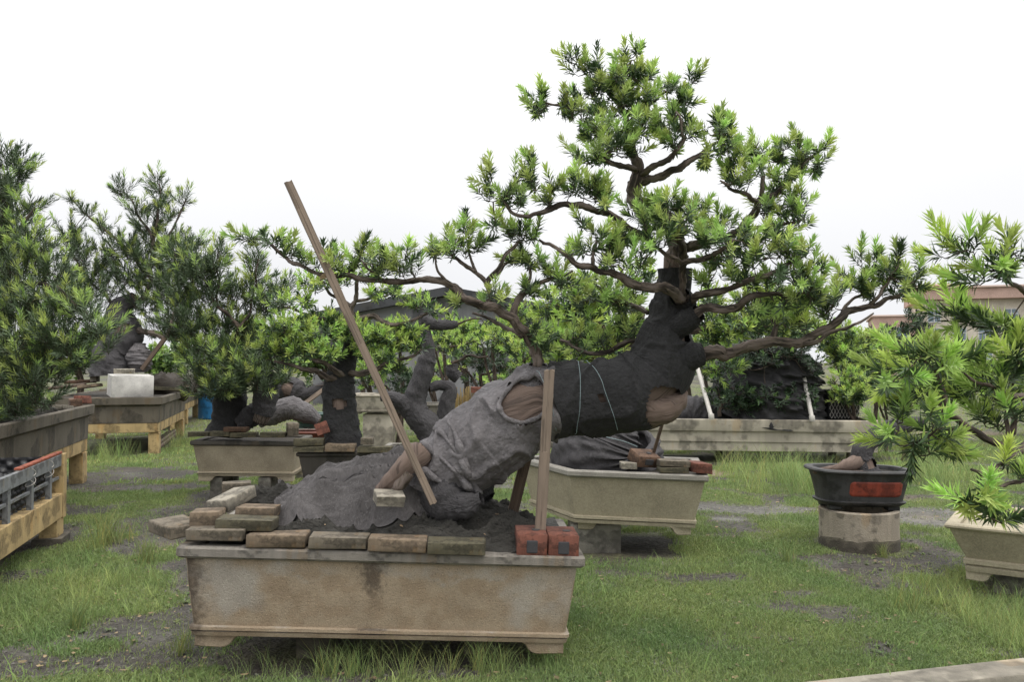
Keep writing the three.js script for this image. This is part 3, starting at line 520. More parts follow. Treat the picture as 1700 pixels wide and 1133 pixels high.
  for (let j = 0; j <= nd; j++) for (let i = 0; i <= nx; i++) { const x = mix(-hw + 0.045, hw - 0.02, i / nx), z = mix(-hd + 0.02, hd - 0.055 + 0.05 * sstep(0.30, 0.55, x), j / nd) + 0.012 * nz(x * 6, 1, 5); gp.push(x, H + hAt(x, z), z); gu.push(x, z * 0.7 - 1.1 * hAt(x, z)); }
  for (let j = 0; j < nd; j++) for (let i = 0; i < nx; i++) { const a = j * (nx + 1) + i, b = a + nx + 1; gi.push(a, b, a + 1, a + 1, b, b + 1); }
  const g = new THREE.BufferGeometry(); g.setAttribute('position', new THREE.Float32BufferAttribute(gp, 3)); g.setAttribute('uv', new THREE.Float32BufferAttribute(gu, 2)); g.setIndex(gi); g.computeVertexNormals();
  const cl = mesh('shade_netting', g, M.clothSoil); cl.position.copy(pos); cl.rotation.order = 'YXZ'; cl.rotation.y = turn; cl.rotation.z = roll;
  tag(cl, 'black shade netting spread over the soil of the large trough pot', 'netting');
  cl.updateMatrixWorld(); { const inv = cl.matrixWorld.clone().invert(), q = V(0, 0, 0); moundY = (x, z) => { q.set(x, pos.y + H, z).applyMatrix4(inv); q.y = H + hAt(q.x, clamp(q.z, -hd + 0.03, hd - 0.06)); return q.applyMatrix4(cl.matrixWorld).y; }; }
  { // dry leaves and crumbs caught on it
    const R = rngOf(31), geo = new THREE.CircleGeometry(1, 5).scale(1, 0.4, 1).rotateX(-Math.PI / 2), n = 110, im = new THREE.InstancedMesh(geo, std({ side: THREE.DoubleSide }), n), o = new THREE.Object3D();
    cl.updateMatrixWorld(); for (let i = 0; i < n; i++) { const x = mix(-hw + 0.1, hw - 0.1, R()), z = mix(-hd + 0.1, hd - 0.09, R()); o.position.set(x, H + hAt(x, z) + 0.004, z).applyMatrix4(cl.matrixWorld); o.rotation.set((R() - 0.5) * 0.9, R() * 6.28, (R() - 0.5) * 0.9); o.scale.setScalar(0.005 + 0.012 * R()); o.updateMatrix(); im.setMatrixAt(i, o.matrix); const k = 0.5 + R(); im.setColorAt(i, RGB(0.21 * k, 0.15 * k, 0.09 * k)); }
    im.name = 'dry_leaves'; im.castShadow = im.receiveShadow = true; scene.add(im); tag(im, 'dry leaf scraps caught on the netting of the large pot', 'leaves', null, 'stuff');
  }
}
// ---- bricks lying on its rim (survey: middle of the front face, distance of the brick's middle)
{
  const e = 'row of old bricks along the front rim', q = (px, py, l, o) => brick(px, py, 3.50, l, { group: e, turn: 0.05, roll: -0.03, ...o });
  q(362, 886, 'grey brick at the left end of the front rim row, under a stacked brick', { seed: 1, mat: M.brickGrey });
  q(463, 895, 'second brick from the left in the front rim row', { seed: 2, roll: -0.02, mat: M.brickTan });
  q(564, 898, 'middle brick of the front rim row', { seed: 3, mat: M.brickGrey });
  q(661, 902, 'fourth brick from the left in the front rim row', { seed: 4, roll: -0.045, mat: M.brickTan });
  q(758, 907, 'right end brick of the front rim row, nearest the red bricks', { seed: 0, mat: M.brickMoss });
  const s = 'loose bricks on the left end of the large pot';
  brick(411, 869, 3.54, 'long grey brick stacked on the left two rim bricks', { seed: 3, group: s, turn: 0.02, roll: -0.03, mat: M.brickMoss });
  brick(430, 849, 3.66, 'thin tan brick behind the stacked rim brick', { seed: 2, group: s, l: 0.17, turn: -0.04, mat: M.brickTan });
  brick(345, 861, 3.58, 'upright tan brick end beside the corner slab', { seed: 4, group: s, l: 0.125, h: 0.075, turn: 0.1, mat: M.brickTan });
  brick(294, 875, 3.60, 'grey slab jutting past the left corner of the rim', { seed: 1, group: s, l: 0.15, h: 0.05, w: 0.24, turn: 0.75, roll: 0.06, mat: M.brickGrey });
  brick(385, 829, 3.74, 'pale square block lying on the netting at left', { seed: 3, l: 0.135, h: 0.055, w: 0.17, turn: -0.5, roll: 0.12, tip: 0.25, mat: M.brickPale, name: 'concrete_block', category: 'block' });
  brick(393, 808, 3.90, 'small grey block behind the pale square block', { seed: 0, l: 0.13, h: 0.045, w: 0.10, turn: 0.3, mat: M.brickGrey, name: 'concrete_block', category: 'block' });
  brick(646, 828, 3.60, 'pale block on the netting below the long pole', { seed: 2, l: 0.125, h: 0.052, w: 0.11, turn: 0.25, roll: -0.06, tip: 0.15, mat: M.brickPale, name: 'concrete_block', category: 'block' });
  hollowBrick(880, 900, 3.60, 'left of two red pierced bricks under the upright post', { turn: 0.05, l: 0.128, roll: -0.03 });
  hollowBrick(931, 902, 3.61, 'right of two red pierced bricks under the upright post', { turn: 0.05, l: 0.128, roll: -0.03 });
}

// ---------------------------------------------------------------- the great leaning tree
{
  const D = 3.86, t = thing('bonsai_tree', 'huge leaning bonsai in the centre, its bent trunk wound in black netting', 'tree', P(700, 835, D));
  const shift = t.position.clone(), put = (o) => { o.position.sub(shift); return o; };   // parts are surveyed in the yard, kept relative to the tree's foot
  const list = [[692, 824, 38, D], [725, 794, 52, D], [778, 755, 62, D], [832, 714, 66, D], [886, 674, 62, D], [940, 664, 53, D + 0.01], [1000, 660, 53, D + 0.02], [1060, 646, 57, D + 0.03], [1096, 610, 49, D + 0.03], [1102, 566, 37, D + 0.03], [1111, 522, 26, D + 0.03], [1118, 478, 20, D + 0.03], [1119, 424, 18, D + 0.03]];
  const s = spineOf(list);
  mesh('trunk', tube(s.map((q) => ({ p: q.p, r: q.r * 0.92 })), { radial: 26, sub: 8, lump: 0.10, freq: 7, seed: 3, ridge: 0.02, ridges: 7 }), M.deadWood, t);
  const A = wrapGeo(s, { t0: (a) => 0.04 + 0.02 * Math.sin(a * 2), t1: (a) => 0.384 + 0.008 * Math.cos(a + 0.5), fold: 0.030, freq: 8, seed: 2, rings: 130, radial: 84, holes: [[0.325, -0.30, 0.046, 0.55]] });
  mesh('cloth_wrap', A.g, M.clothGrey, t).userData.label = 'grey bleached netting around the lower trunk';
  const B = wrapGeo(s, { t0: (a) => 0.375 + 0.012 * Math.sin(a * 3), t1: (a) => 0.965, off: 0.018, fold: 0.020, freq: 6, seed: 7, rings: 170, radial: 84, holes: [[0.605, 0.75, 0.036, 0.62], [0.485, -0.05, 0.006, 0.08], [0.785, 0.75, 0.026, 0.42]] });
  mesh('cloth_wrap', B.g, M.clothBlack, t).userData.label = 'black netting around the level trunk and the upright';
  { // rolled hem round the bared wood
    const pts = []; for (let i = 0; i <= 26; i++) { const k = i / 26 * 2 * Math.PI; pts.push({ p: A.at(0.325 + 0.046 * Math.cos(k), -0.30 + 0.55 * Math.sin(k)), r: 0.011 * (1 + 0.25 * Math.sin(i * 1.9)) }); }
    mesh('rolled_hem', tube(pts, { radial: 9, sub: 3, lump: 0.4, freq: 30 }), M.clothGrey, t);
  }
  // wound strips at the foot of the trunk
  for (let w = 0; w < 4; w++) { const pts = []; for (let i = 0; i <= 20; i++) { const a = -2.2 + i / 20 * 4.2; pts.push({ p: A.at(0.095 + w * 0.022 + 0.020 * Math.sin(a * 1.2 + w), a), r: 0.013 + 0.006 * Math.sin(i * 0.9 + w * 2) }); } mesh('cloth_fold', tube(pts, { radial: 9, sub: 3, lump: 0.45, freq: 18, seed: w }), M.clothGrey, t); }
  // the knot of bare wood under the bend
  mesh('trunk_knot', tube([[1040, 674, 22, D - 0.03], [1075, 680, 26, D - 0.04], [1104, 678, 23, D - 0.05], [1124, 667, 16, D - 0.03], [1138, 650, 5, D - 0.01]].map(([x, y, r, d]) => ({ p: P(x, y, d), r: r * d / F })), { radial: 18, sub: 8, lump: 0.35, freq: 14, ridge: 0.12, ridges: 11, seed: 4 }), M.deadWood, t);
  // wrapped root running out to the left, bare root beside it
  for (const [r, m, sd, nm] of [
    [[[628, 815, 8, D - 0.16], [652, 797, 14, D - 0.17], [672, 776, 18, D - 0.16], [700, 752, 24, D - 0.1]], M.deadWood, 6, 'root'],
    [[[650, 822, 5, D - 0.2], [664, 806, 9, D - 0.2], [676, 785, 11, D - 0.18]], M.bark, 8, 'root'],
    [[[735, 815, 40, D - 0.05], [745, 832, 34, D - 0.12], [770, 838, 20, D - 0.16], [800, 828, 7, D - 0.18]], M.clothMid, 11, 'wrapped_root'],
    [[[780, 800, 26, D + 0.05], [800, 816, 22, D + 0.02], [812, 828, 9, D]], M.clothBlack, 13, 'wrapped_root']]) {
    const sp = spineOf(r); if (m === M.clothGrey || m === M.clothMid || m === M.clothBlack) mesh(nm, wrapGeo(sp, { fold: 0.022, freq: 13, seed: sd, rings: 46, radial: 34 }).g, m, t); else mesh(nm, tube(sp, { radial: 14, sub: 8, lump: 0.3, freq: 16, ridge: 0.12, ridges: 7, seed: sd }), m, t);
  }
  // netting carried a little way out along the limbs
  for (const [l, sd] of [[[[1100, 606, 24, D], [1130, 597, 23, D - 0.03], [1150, 591, 21, D - 0.04], [1166, 588, 16, D - 0.04]], 3], [[[1112, 550, 20, D], [1140, 533, 17, D - 0.08], [1160, 519, 12, D - 0.12]], 6], [[[888, 640, 30, D - 0.04], [892, 622, 22, D - 0.05], [893, 606, 13, D - 0.06]], 9], [[[1120, 520, 20, D], [1134, 502, 18, D - 0.04], [1128, 492, 14, D - 0.1]], 12]]) mesh('cloth_wrap', wrapGeo(spineOf(l), { fold: 0.012, freq: 16, seed: sd, rings: 24, radial: 26, band: 0.004, bandLen: 0.05 }).g, sd === 9 ? M.clothGrey : M.clothBlack, t);
  { // netting that runs down from the trunk and spreads, creased, over the root toward the left
    const c = new THREE.CatmullRomCurve3([P(722, 742, D), P(668, 758, D), P(612, 772, D), P(556, 782, D), P(505, 802, D), P(462, 822, D)]), nu = 110, nv = 90, pos = [], uv = [], idx = [];
    for (let i = 0; i <= nu; i++) for (let j = 0; j <= nv; j++) {
      const u = i / nu, v = j / nv * 2 - 1, q = c.getPoint(u), wid = mix(0.13, 0.19, sstep(0, 0.8, u)) * (1 + 0.22 * nz(u * 5, v > 0 ? 2 : 7, 3)), drop = mix(0.23, 0.05, u ** 0.8);
      const w = v + 0.14 * nz(u * 3.2, v * 1.4, 6), cr = (1 - Math.min(1, Math.abs(nz(w * 4.2 + 3, u * 1.3, 1)) * 2.6)) ** 2, c2 = (1 - Math.min(1, Math.abs(nz(w * 9 + u * 3, u * 4.5, 5)) * 2.4)) ** 2;
      const X = q.x + 0.03 * nz(u * 4, v * 3, 9), Z = q.z + v * wid, fl = moundY(X, Z) + 0.006 + 0.020 * cr, tent = q.y - drop * Math.abs(v) ** 1.35 + 0.050 * cr + 0.022 * c2 + 0.02 * nz(u * 6, v * 3, 2) - 0.012, lie = sstep(0.66, 0.97, Math.max(Math.abs(v), u));
      pos.push(X, Math.max(fl, mix(tent, fl, lie)), Z); uv.push(u * 0.75, v * 0.5);
    }
    for (let i = 0; i < nu; i++) for (let j = 0; j < nv; j++) { const a = i * (nv + 1) + j, b = a + nv + 1; idx.push(a, a + 1, b, b, a + 1, b + 1); }
    const g = new THREE.BufferGeometry(); g.setAttribute('position', new THREE.Float32BufferAttribute(pos, 3)); g.setAttribute('uv', new THREE.Float32BufferAttribute(uv, 2)); g.setIndex(idx); g.computeVertexNormals();
    mesh('draped_cloth', g, M.clothDrape, t).userData.label = 'creased grey netting spread over the root';
  }
  // twine round the netting
  for (const [a0, a1, t0_, t1_] of [[-1.5, 1.15, 0.445, 0.425], [-1.5, 1.0, 0.465, 0.515], [-1.3, 0.75, 0.352, 0.372]]) { const pts = []; for (let i = 0; i <= 14; i++) { const k = i / 14; const src = t0_ < 0.4 ? A : B; const p = src.at(mix(t0_, t1_, k) + (k - k * k) * 0.01, mix(a0, a1, k)); p.z += 0.014; pts.push(p); } string('twine', pts, 0.0012, M.twine, t); }
  // limbs
  const L = [
    [[890, 624, 13, D - 0.05], [893, 600, 13, D - 0.06], [888, 578, 13, D - 0.08], [872, 552, 13, D - 0.12], [850, 528, 12, D - 0.16], [820, 511, 11, D - 0.18], [790, 503, 10, D - 0.2], [768, 492, 9.5, D - 0.2], [755, 478, 9, D - 0.2], [735, 468, 8.5, D - 0.2], [700, 465, 7.5, D - 0.2], [650, 468, 7, D - 0.2], [600, 464, 6.5, D - 0.2], [555, 458, 6, D - 0.2], [520, 452, 5, D - 0.2], [485, 437, 4.5, D - 0.2], [462, 418, 4, D - 0.2], [440, 398, 3, D - 0.2], [418, 394, 1.5, D - 0.2]],
    [[813, 509, 8, D - 0.18], [813, 490, 7.5, D - 0.18], [808, 470, 7, D - 0.18], [830, 443, 5, D - 0.2], [852, 412, 4, D - 0.2], [862, 400, 3, D - 0.2]],
    [[808, 470, 6, D - 0.18], [790, 453, 5, D - 0.22], [768, 438, 4.5, D - 0.25], [750, 424, 3, D - 0.27], [742, 408, 2, D - 0.27]],
    [[808, 468, 5, D - 0.18], [830, 452, 4, D - 0.1], [848, 432, 3, D - 0.05], [845, 415, 2, D - 0.05]],
    [[790, 452, 4, D - 0.22], [780, 425, 3, D - 0.2], [776, 400, 2, D - 0.2]],
    [[853, 530, 9, D - 0.16], [856, 508, 8, D - 0.14], [866, 488, 7, D - 0.1], [890, 474, 6, D - 0.06], [925, 460, 4, D], [950, 450, 2.5, D + 0.05]],
    [[866, 490, 5, D - 0.12], [880, 462, 4, D - 0.1], [876, 440, 3, D - 0.1]],
    [[866, 560, 6, D - 0.12], [840, 545, 5, D - 0.05], [812, 530, 4, D + 0.02], [785, 520, 3, D + 0.05]],
    [[745, 470, 3.5, D - 0.2], [728, 452, 3, D - 0.22], [724, 425, 2, D - 0.22]],
    [[640, 468, 3.5, D - 0.2], [618, 452, 3, D - 0.26], [600, 432, 2, D - 0.28]],
    [[690, 466, 3, D - 0.2], [684, 450, 2.5, D - 0.15], [676, 425, 1.8, D - 0.15]],
    [[1135, 505, 15, D - 0.04], [1122, 488, 14, D - 0.14], [1098, 476, 12, D - 0.2], [1053, 473, 11, D - 0.24], [1031, 460, 10, D - 0.26], [1009, 451, 9, D - 0.28], [980, 443, 8, D - 0.28], [955, 438, 7, D - 0.28], [936, 422, 5.5, D - 0.28], [912, 406, 4, D - 0.28], [895, 398, 2.5, D - 0.28]],
    [[985, 444, 5, D - 0.28], [984, 425, 4, D - 0.3], [990, 400, 3, D - 0.3]],
    [[1120, 450, 24, D + 0.03], [1126, 415, 24, D + 0.02], [1118, 376, 22, D + 0.02], [1082, 352, 20, D + 0.03], [1054, 330, 19, D + 0.03], [1056, 300, 19, D + 0.02], [1058, 275, 15, D], [1050, 245, 9, D], [1040, 205, 7, D], [1028, 165, 5, D], [1035, 130, 3, D], [1048, 100, 2, D]],
    [[1085, 400, 9, D - 0.05], [1055, 385, 9, D - 0.12], [1028, 368, 9, D - 0.16], [1006, 352, 8.5, D - 0.2], [980, 347, 8, D - 0.22], [949, 341, 8, D - 0.24], [927, 341, 7.5, D - 0.25], [900, 353, 6.5, D - 0.25], [878, 360, 5, D - 0.25], [848, 351, 4, D - 0.25], [832, 330, 3, D - 0.25], [818, 305, 2, D - 0.25]],
    [[1060, 300, 11, D + 0.02], [1077, 299, 11, D], [1100, 292, 10, D - 0.06], [1126, 281, 8.5, D - 0.1], [1145, 266, 7, D - 0.12], [1168, 252, 5, D - 0.12], [1195, 235, 3, D - 0.12]],
    [[1062, 290, 9, D], [1082, 278, 8, D - 0.08], [1108, 267, 7, D - 0.14], [1123, 249, 6, D - 0.17], [1136, 230, 5, D - 0.18], [1131, 210, 3, D - 0.18], [1122, 185, 2, D - 0.18]],
    [[1057, 282, 8, D], [1036, 276, 7, D - 0.1], [1006, 266, 5, D - 0.15], [985, 250, 3, D - 0.18]],
    [[1046, 235, 6, D], [1015, 205, 5, D - 0.06], [975, 185, 4, D - 0.1], [930, 175, 3, D - 0.1], [895, 165, 2, D - 0.1]],
    [[1040, 205, 5, D], [1070, 180, 4, D + 0.05], [1100, 155, 3, D + 0.05], [1140, 140, 2, D + 0.05]],
    [[1030, 170, 4, D], [1000, 140, 3, D + 0.03], [965, 115, 2, D + 0.03]],
    [[1140, 412, 11, D], [1180, 400, 10, D + 0.02], [1225, 384, 9, D + 0.02], [1252, 354, 10, D], [1262, 332, 9, D - 0.02], [1288, 322, 8, D - 0.03], [1308, 306, 6, D - 0.04], [1322, 285, 4, D - 0.04], [1345, 262, 3, D - 0.04], [1370, 245, 1.5, D - 0.04]],
    [[1262, 332, 6, D - 0.02], [1266, 302, 5, D - 0.05], [1262, 275, 3, D - 0.05]],
    [[1258, 336, 6, D - 0.02], [1240, 323, 5, D - 0.1], [1212, 314, 4, D - 0.16], [1195, 300, 2, D - 0.18]],
    [[1235, 378, 6, D + 0.02], [1275, 376, 5, D - 0.08], [1310, 370, 4, D - 0.12], [1335, 362, 2, D - 0.12]],
    [[1138, 498, 12, D - 0.04], [1164, 489, 9, D - 0.16], [1215, 478, 7.5, D - 0.26], [1269, 459, 6, D - 0.32], [1300, 441, 4.5, D - 0.34], [1335, 425, 2.5, D - 0.35]],
    [[1118, 548, 13, D], [1150, 528, 13, D - 0.10], [1174, 511, 11, D - 0.15], [1225, 511, 9.5, D - 0.2], [1238, 497, 8, D - 0.22], [1269, 489, 6.5, D - 0.24], [1310, 492, 5, D - 0.26], [1345, 480, 3, D - 0.28]],
    [[1108, 606, 18, D], [1140, 594, 19, D - 0.03], [1168, 588, 18, D - 0.04], [1206, 588, 15, D - 0.06], [1240, 576, 14, D - 0.08], [1283, 567, 12.5, D - 0.1], [1325, 570, 12, D - 0.1], [1351, 556, 10, D - 0.1], [1395, 527, 9, D - 0.1], [1427, 513, 7.5, D - 0.1], [1459, 506, 6.5, D - 0.1], [1491, 492, 5, D - 0.1], [1515, 470, 3, D - 0.1]],
    [[1330, 572, 6, D - 0.1], [1360, 566, 5.5, D - 0.16], [1392, 548, 4.5, D - 0.2], [1415, 540, 3.5, D - 0.2], [1450, 520, 2, D - 0.2]],
    [[1440, 510, 4.5, D - 0.1], [1460, 490, 4, D - 0.14], [1474, 472, 3, D - 0.14], [1490, 445, 2, D - 0.14]],
    [[1395, 527, 4.5, D - 0.1], [1405, 505, 4, D - 0.06], [1428, 490, 3, D - 0.04], [1435, 460, 2, D - 0.04]],
    [[1135, 432, 10, D - 0.05], [1131, 410, 8, D - 0.16], [1122, 385, 6, D - 0.22], [1110, 362, 4, D - 0.24]],
    [[1138, 500, 9, D - 0.04], [1134, 462, 9, D - 0.12], [1136, 437, 8, D - 0.18], [1160, 433, 7, D - 0.24], [1194, 417, 6, D - 0.3], [1218, 397, 4, D - 0.32]],
    [[1134, 440, 6, D - 0.16], [1108, 425, 5, D - 0.25], [1084, 408, 4, D - 0.3]],
    [[1285, 567, 7, D - 0.1], [1287, 540, 6, D - 0.06], [1280, 518, 4, D - 0.04]],
    [[1075, 520, 6, D + 0.05], [1050, 508, 5.5, D + 0.16], [1010, 500, 5, D + 0.22], [970, 498, 3, D + 0.25]],
    [[1060, 565, 6, D + 0.1], [1020, 580, 6, D + 0.16], [985, 588, 5, D + 0.2], [950, 575, 4, D + 0.25], [930, 565, 3, D + 0.28]],
  ];
  const a = D - 0.2, b = D - 0.26, pads = [
    [415, 394, 24, 8, a], [452, 402, 20, 12, a], [475, 416, 20, 14, a], [505, 432, 18, 10, a], [540, 430, 22, 18, a], [565, 440, 24, 14, a], [598, 424, 18, 18, a], [600, 408, 12, 10, a], [628, 440, 32, 18, b], [660, 440, 26, 16, b], [675, 420, 9, 20, a], [640, 420, 14, 10, a], [690, 452, 10, 12, a],
    [722, 420, 12, 16, D - 0.22], [742, 400, 16, 20, b], [775, 385, 12, 22, a], [795, 408, 18, 12, a], [762, 418, 20, 14, b], [822, 372, 10, 18, a], [850, 385, 24, 15, a], [880, 388, 20, 12, a], [848, 430, 22, 12, D - 0.05], [878, 432, 22, 16, D - 0.1], [905, 440, 18, 14, D], [925, 452, 22, 12, D], [880, 480, 20, 14, D - 0.12], [830, 490, 24, 12, D - 0.24], [756, 500, 14, 10, a], [800, 515, 14, 8, D + 0.02], [888, 560, 12, 22, D - 0.08], [905, 570, 12, 20, D - 0.06], [940, 470, 20, 12, D],
    [1040, 95, 10, 24, D], [1058, 82, 8, 18, D], [985, 110, 18, 16, D], [950, 105, 18, 16, D], [1012, 130, 30, 26, D], [1045, 135, 26, 22, D], [980, 150, 26, 20, D], [1075, 125, 22, 14, D], [1110, 145, 30, 14, D], [1148, 138, 18, 12, D + 0.05], [1130, 165, 26, 16, D], [1020, 175, 36, 24, D], [1065, 175, 32, 24, D], [900, 165, 22, 15, D - 0.1], [885, 185, 18, 12, D - 0.1], [935, 172, 22, 15, D - 0.1], [960, 195, 26, 18, D - 0.1], [1005, 215, 34, 24, D - 0.1], [1060, 215, 34, 22, D - 0.1], [1105, 205, 28, 20, D - 0.1], [1150, 212, 22, 18, D - 0.15], [1190, 205, 26, 18, D - 0.12], [1215, 220, 18, 22, D - 0.1], [1195, 240, 26, 16, D - 0.12], [1010, 250, 30, 20, D - 0.15], [975, 262, 26, 14, D - 0.18], [955, 255, 12, 9, D - 0.18], [1055, 245, 24, 15, D - 0.1], [1120, 240, 22, 14, D - 0.16], [1170, 262, 22, 14, D - 0.12],
    [812, 292, 14, 20, D - 0.25], [805, 318, 14, 12, D - 0.25], [838, 322, 18, 18, D - 0.25], [860, 335, 20, 14, D - 0.25], [886, 262, 8, 20, D - 0.25], [862, 290, 12, 12, D - 0.25], [886, 298, 16, 20, D - 0.25], [915, 305, 16, 16, D - 0.25], [915, 330, 22, 10, D - 0.28], [948, 305, 22, 16, D - 0.25], [978, 310, 26, 18, D - 0.22], [1010, 318, 24, 16, D - 0.2], [1000, 338, 20, 10, D - 0.26],
    [1215, 265, 26, 16, D - 0.15], [1240, 285, 28, 18, D - 0.1], [1215, 300, 26, 12, D - 0.16], [1268, 255, 24, 18, D - 0.05], [1300, 250, 20, 18, D - 0.04], [1325, 240, 20, 14, D - 0.04], [1330, 265, 28, 16, D - 0.04], [1365, 245, 18, 9, D - 0.04], [1350, 275, 18, 12, D - 0.04], [1300, 285, 28, 16, D - 0.04], [1290, 310, 22, 12, D], [1325, 330, 20, 12, D - 0.1], [1275, 345, 24, 14, D - 0.05], [1310, 350, 26, 14, D - 0.12], [1335, 368, 18, 9, D - 0.12],
    [1060, 345, 32, 18, D - 0.1], [1110, 335, 30, 18, D - 0.18], [1150, 345, 32, 20, D - 0.12], [1080, 372, 34, 20, D - 0.28], [1130, 372, 36, 20, D - 0.28], [1190, 368, 32, 18, D - 0.1], [1220, 395, 34, 18, D - 0.3], [1180, 400, 30, 16, D - 0.3], [1090, 402, 30, 16, D - 0.32], [1035, 395, 26, 16, D - 0.2], [1000, 395, 24, 16, D - 0.3], [965, 368, 12, 9, D - 0.25], [975, 410, 24, 14, D - 0.3], [1010, 425, 28, 16, D - 0.32], [1050, 432, 26, 14, D - 0.3], [945, 415, 18, 10, D - 0.28], [1270, 400, 28, 18, D - 0.25], [1255, 425, 32, 16, D - 0.32], [1300, 415, 28, 16, D - 0.34], [1335, 415, 22, 12, D - 0.35], [1362, 440, 18, 9, D - 0.34], [1210, 440, 34, 18, D - 0.28], [1180, 460, 26, 14, D - 0.2], [1290, 385, 24, 14, D - 0.12],
    [1240, 468, 30, 12, D - 0.28], [1290, 465, 32, 18, D - 0.3], [1330, 470, 30, 18, D - 0.3], [1345, 495, 28, 18, D - 0.28], [1300, 500, 32, 14, D - 0.24], [1250, 510, 30, 14, D - 0.2], [1385, 490, 26, 18, D - 0.15], [1375, 515, 26, 14, D - 0.12], [1405, 465, 18, 16, D - 0.04], [1432, 470, 22, 20, D - 0.06], [1425, 425, 16, 10, D - 0.04], [1450, 430, 16, 12, D - 0.06], [1490, 425, 18, 14, D - 0.14], [1475, 455, 22, 18, D - 0.12], [1505, 455, 24, 16, D - 0.12], [1530, 438, 12, 8, D - 0.1], [1525, 470, 18, 12, D - 0.1], [1495, 480, 24, 14, D - 0.1], [1455, 490, 22, 12, D - 0.1], [1285, 535, 26, 12, D - 0.06], [1320, 535, 26, 14, D - 0.06], [1345, 540, 20, 10, D - 0.06],
    [1000, 490, 34, 18, D + 0.22], [960, 500, 26, 18, D + 0.25], [1040, 505, 26, 18, D + 0.2], [960, 565, 30, 18, D + 0.25], [1010, 570, 28, 16, D + 0.2], [1045, 550, 22, 18, D + 0.15],
  ];
  growTree(t, { limbs: L, pads, style: 'tuft', seed: 21, density: 2.3, radial: 10, depthR: 1.25, slim: 0.68 });
  t.children.forEach(put);
}
// ---- props
bar('wooden_pole', P(719, 836, 3.62), P(478, 302, 3.55), 0.034, 0.022, M.wood, 'long weathered wooden pole leaning left, tied to the low branch', 'pole', { seed: 3, spin: 0.3 });
{ // binding where pole and branch cross
  const c = P(545, 460, 3.60), pts = []; for (let i = 0; i <= 40; i++) { const a = i * 0.55; pts.push(c.clone().add(V(0.030 * Math.cos(a) + 0.006 * Math.sin(i), (i - 20) * 0.0005, 0.036 * Math.sin(a)))); }
  const o = mesh('twine', tube(pts.map((p) => ({ p, r: 0.0016 })), { radial: 5, sub: 3 }), std({ color: RGB(0.30, 0.22, 0.12) })); tag(o, 'brown twine binding the pole to the low branch', 'twine');
}
bar('wooden_post', P(897, 882, 3.62), P(912, 616, 3.60), 0.046, 0.04, M.wood, 'upright weathered post on red bricks propping the trunk', 'post', { seed: 8, amp: 0.005 });
bar('wooden_post', P(852, 846, 4.05), P(880, 735, 4.0), 0.052, 0.045, M.woodDark, 'dark slanting post propping the trunk from behind', 'post', { seed: 12, amp: 0.004 });

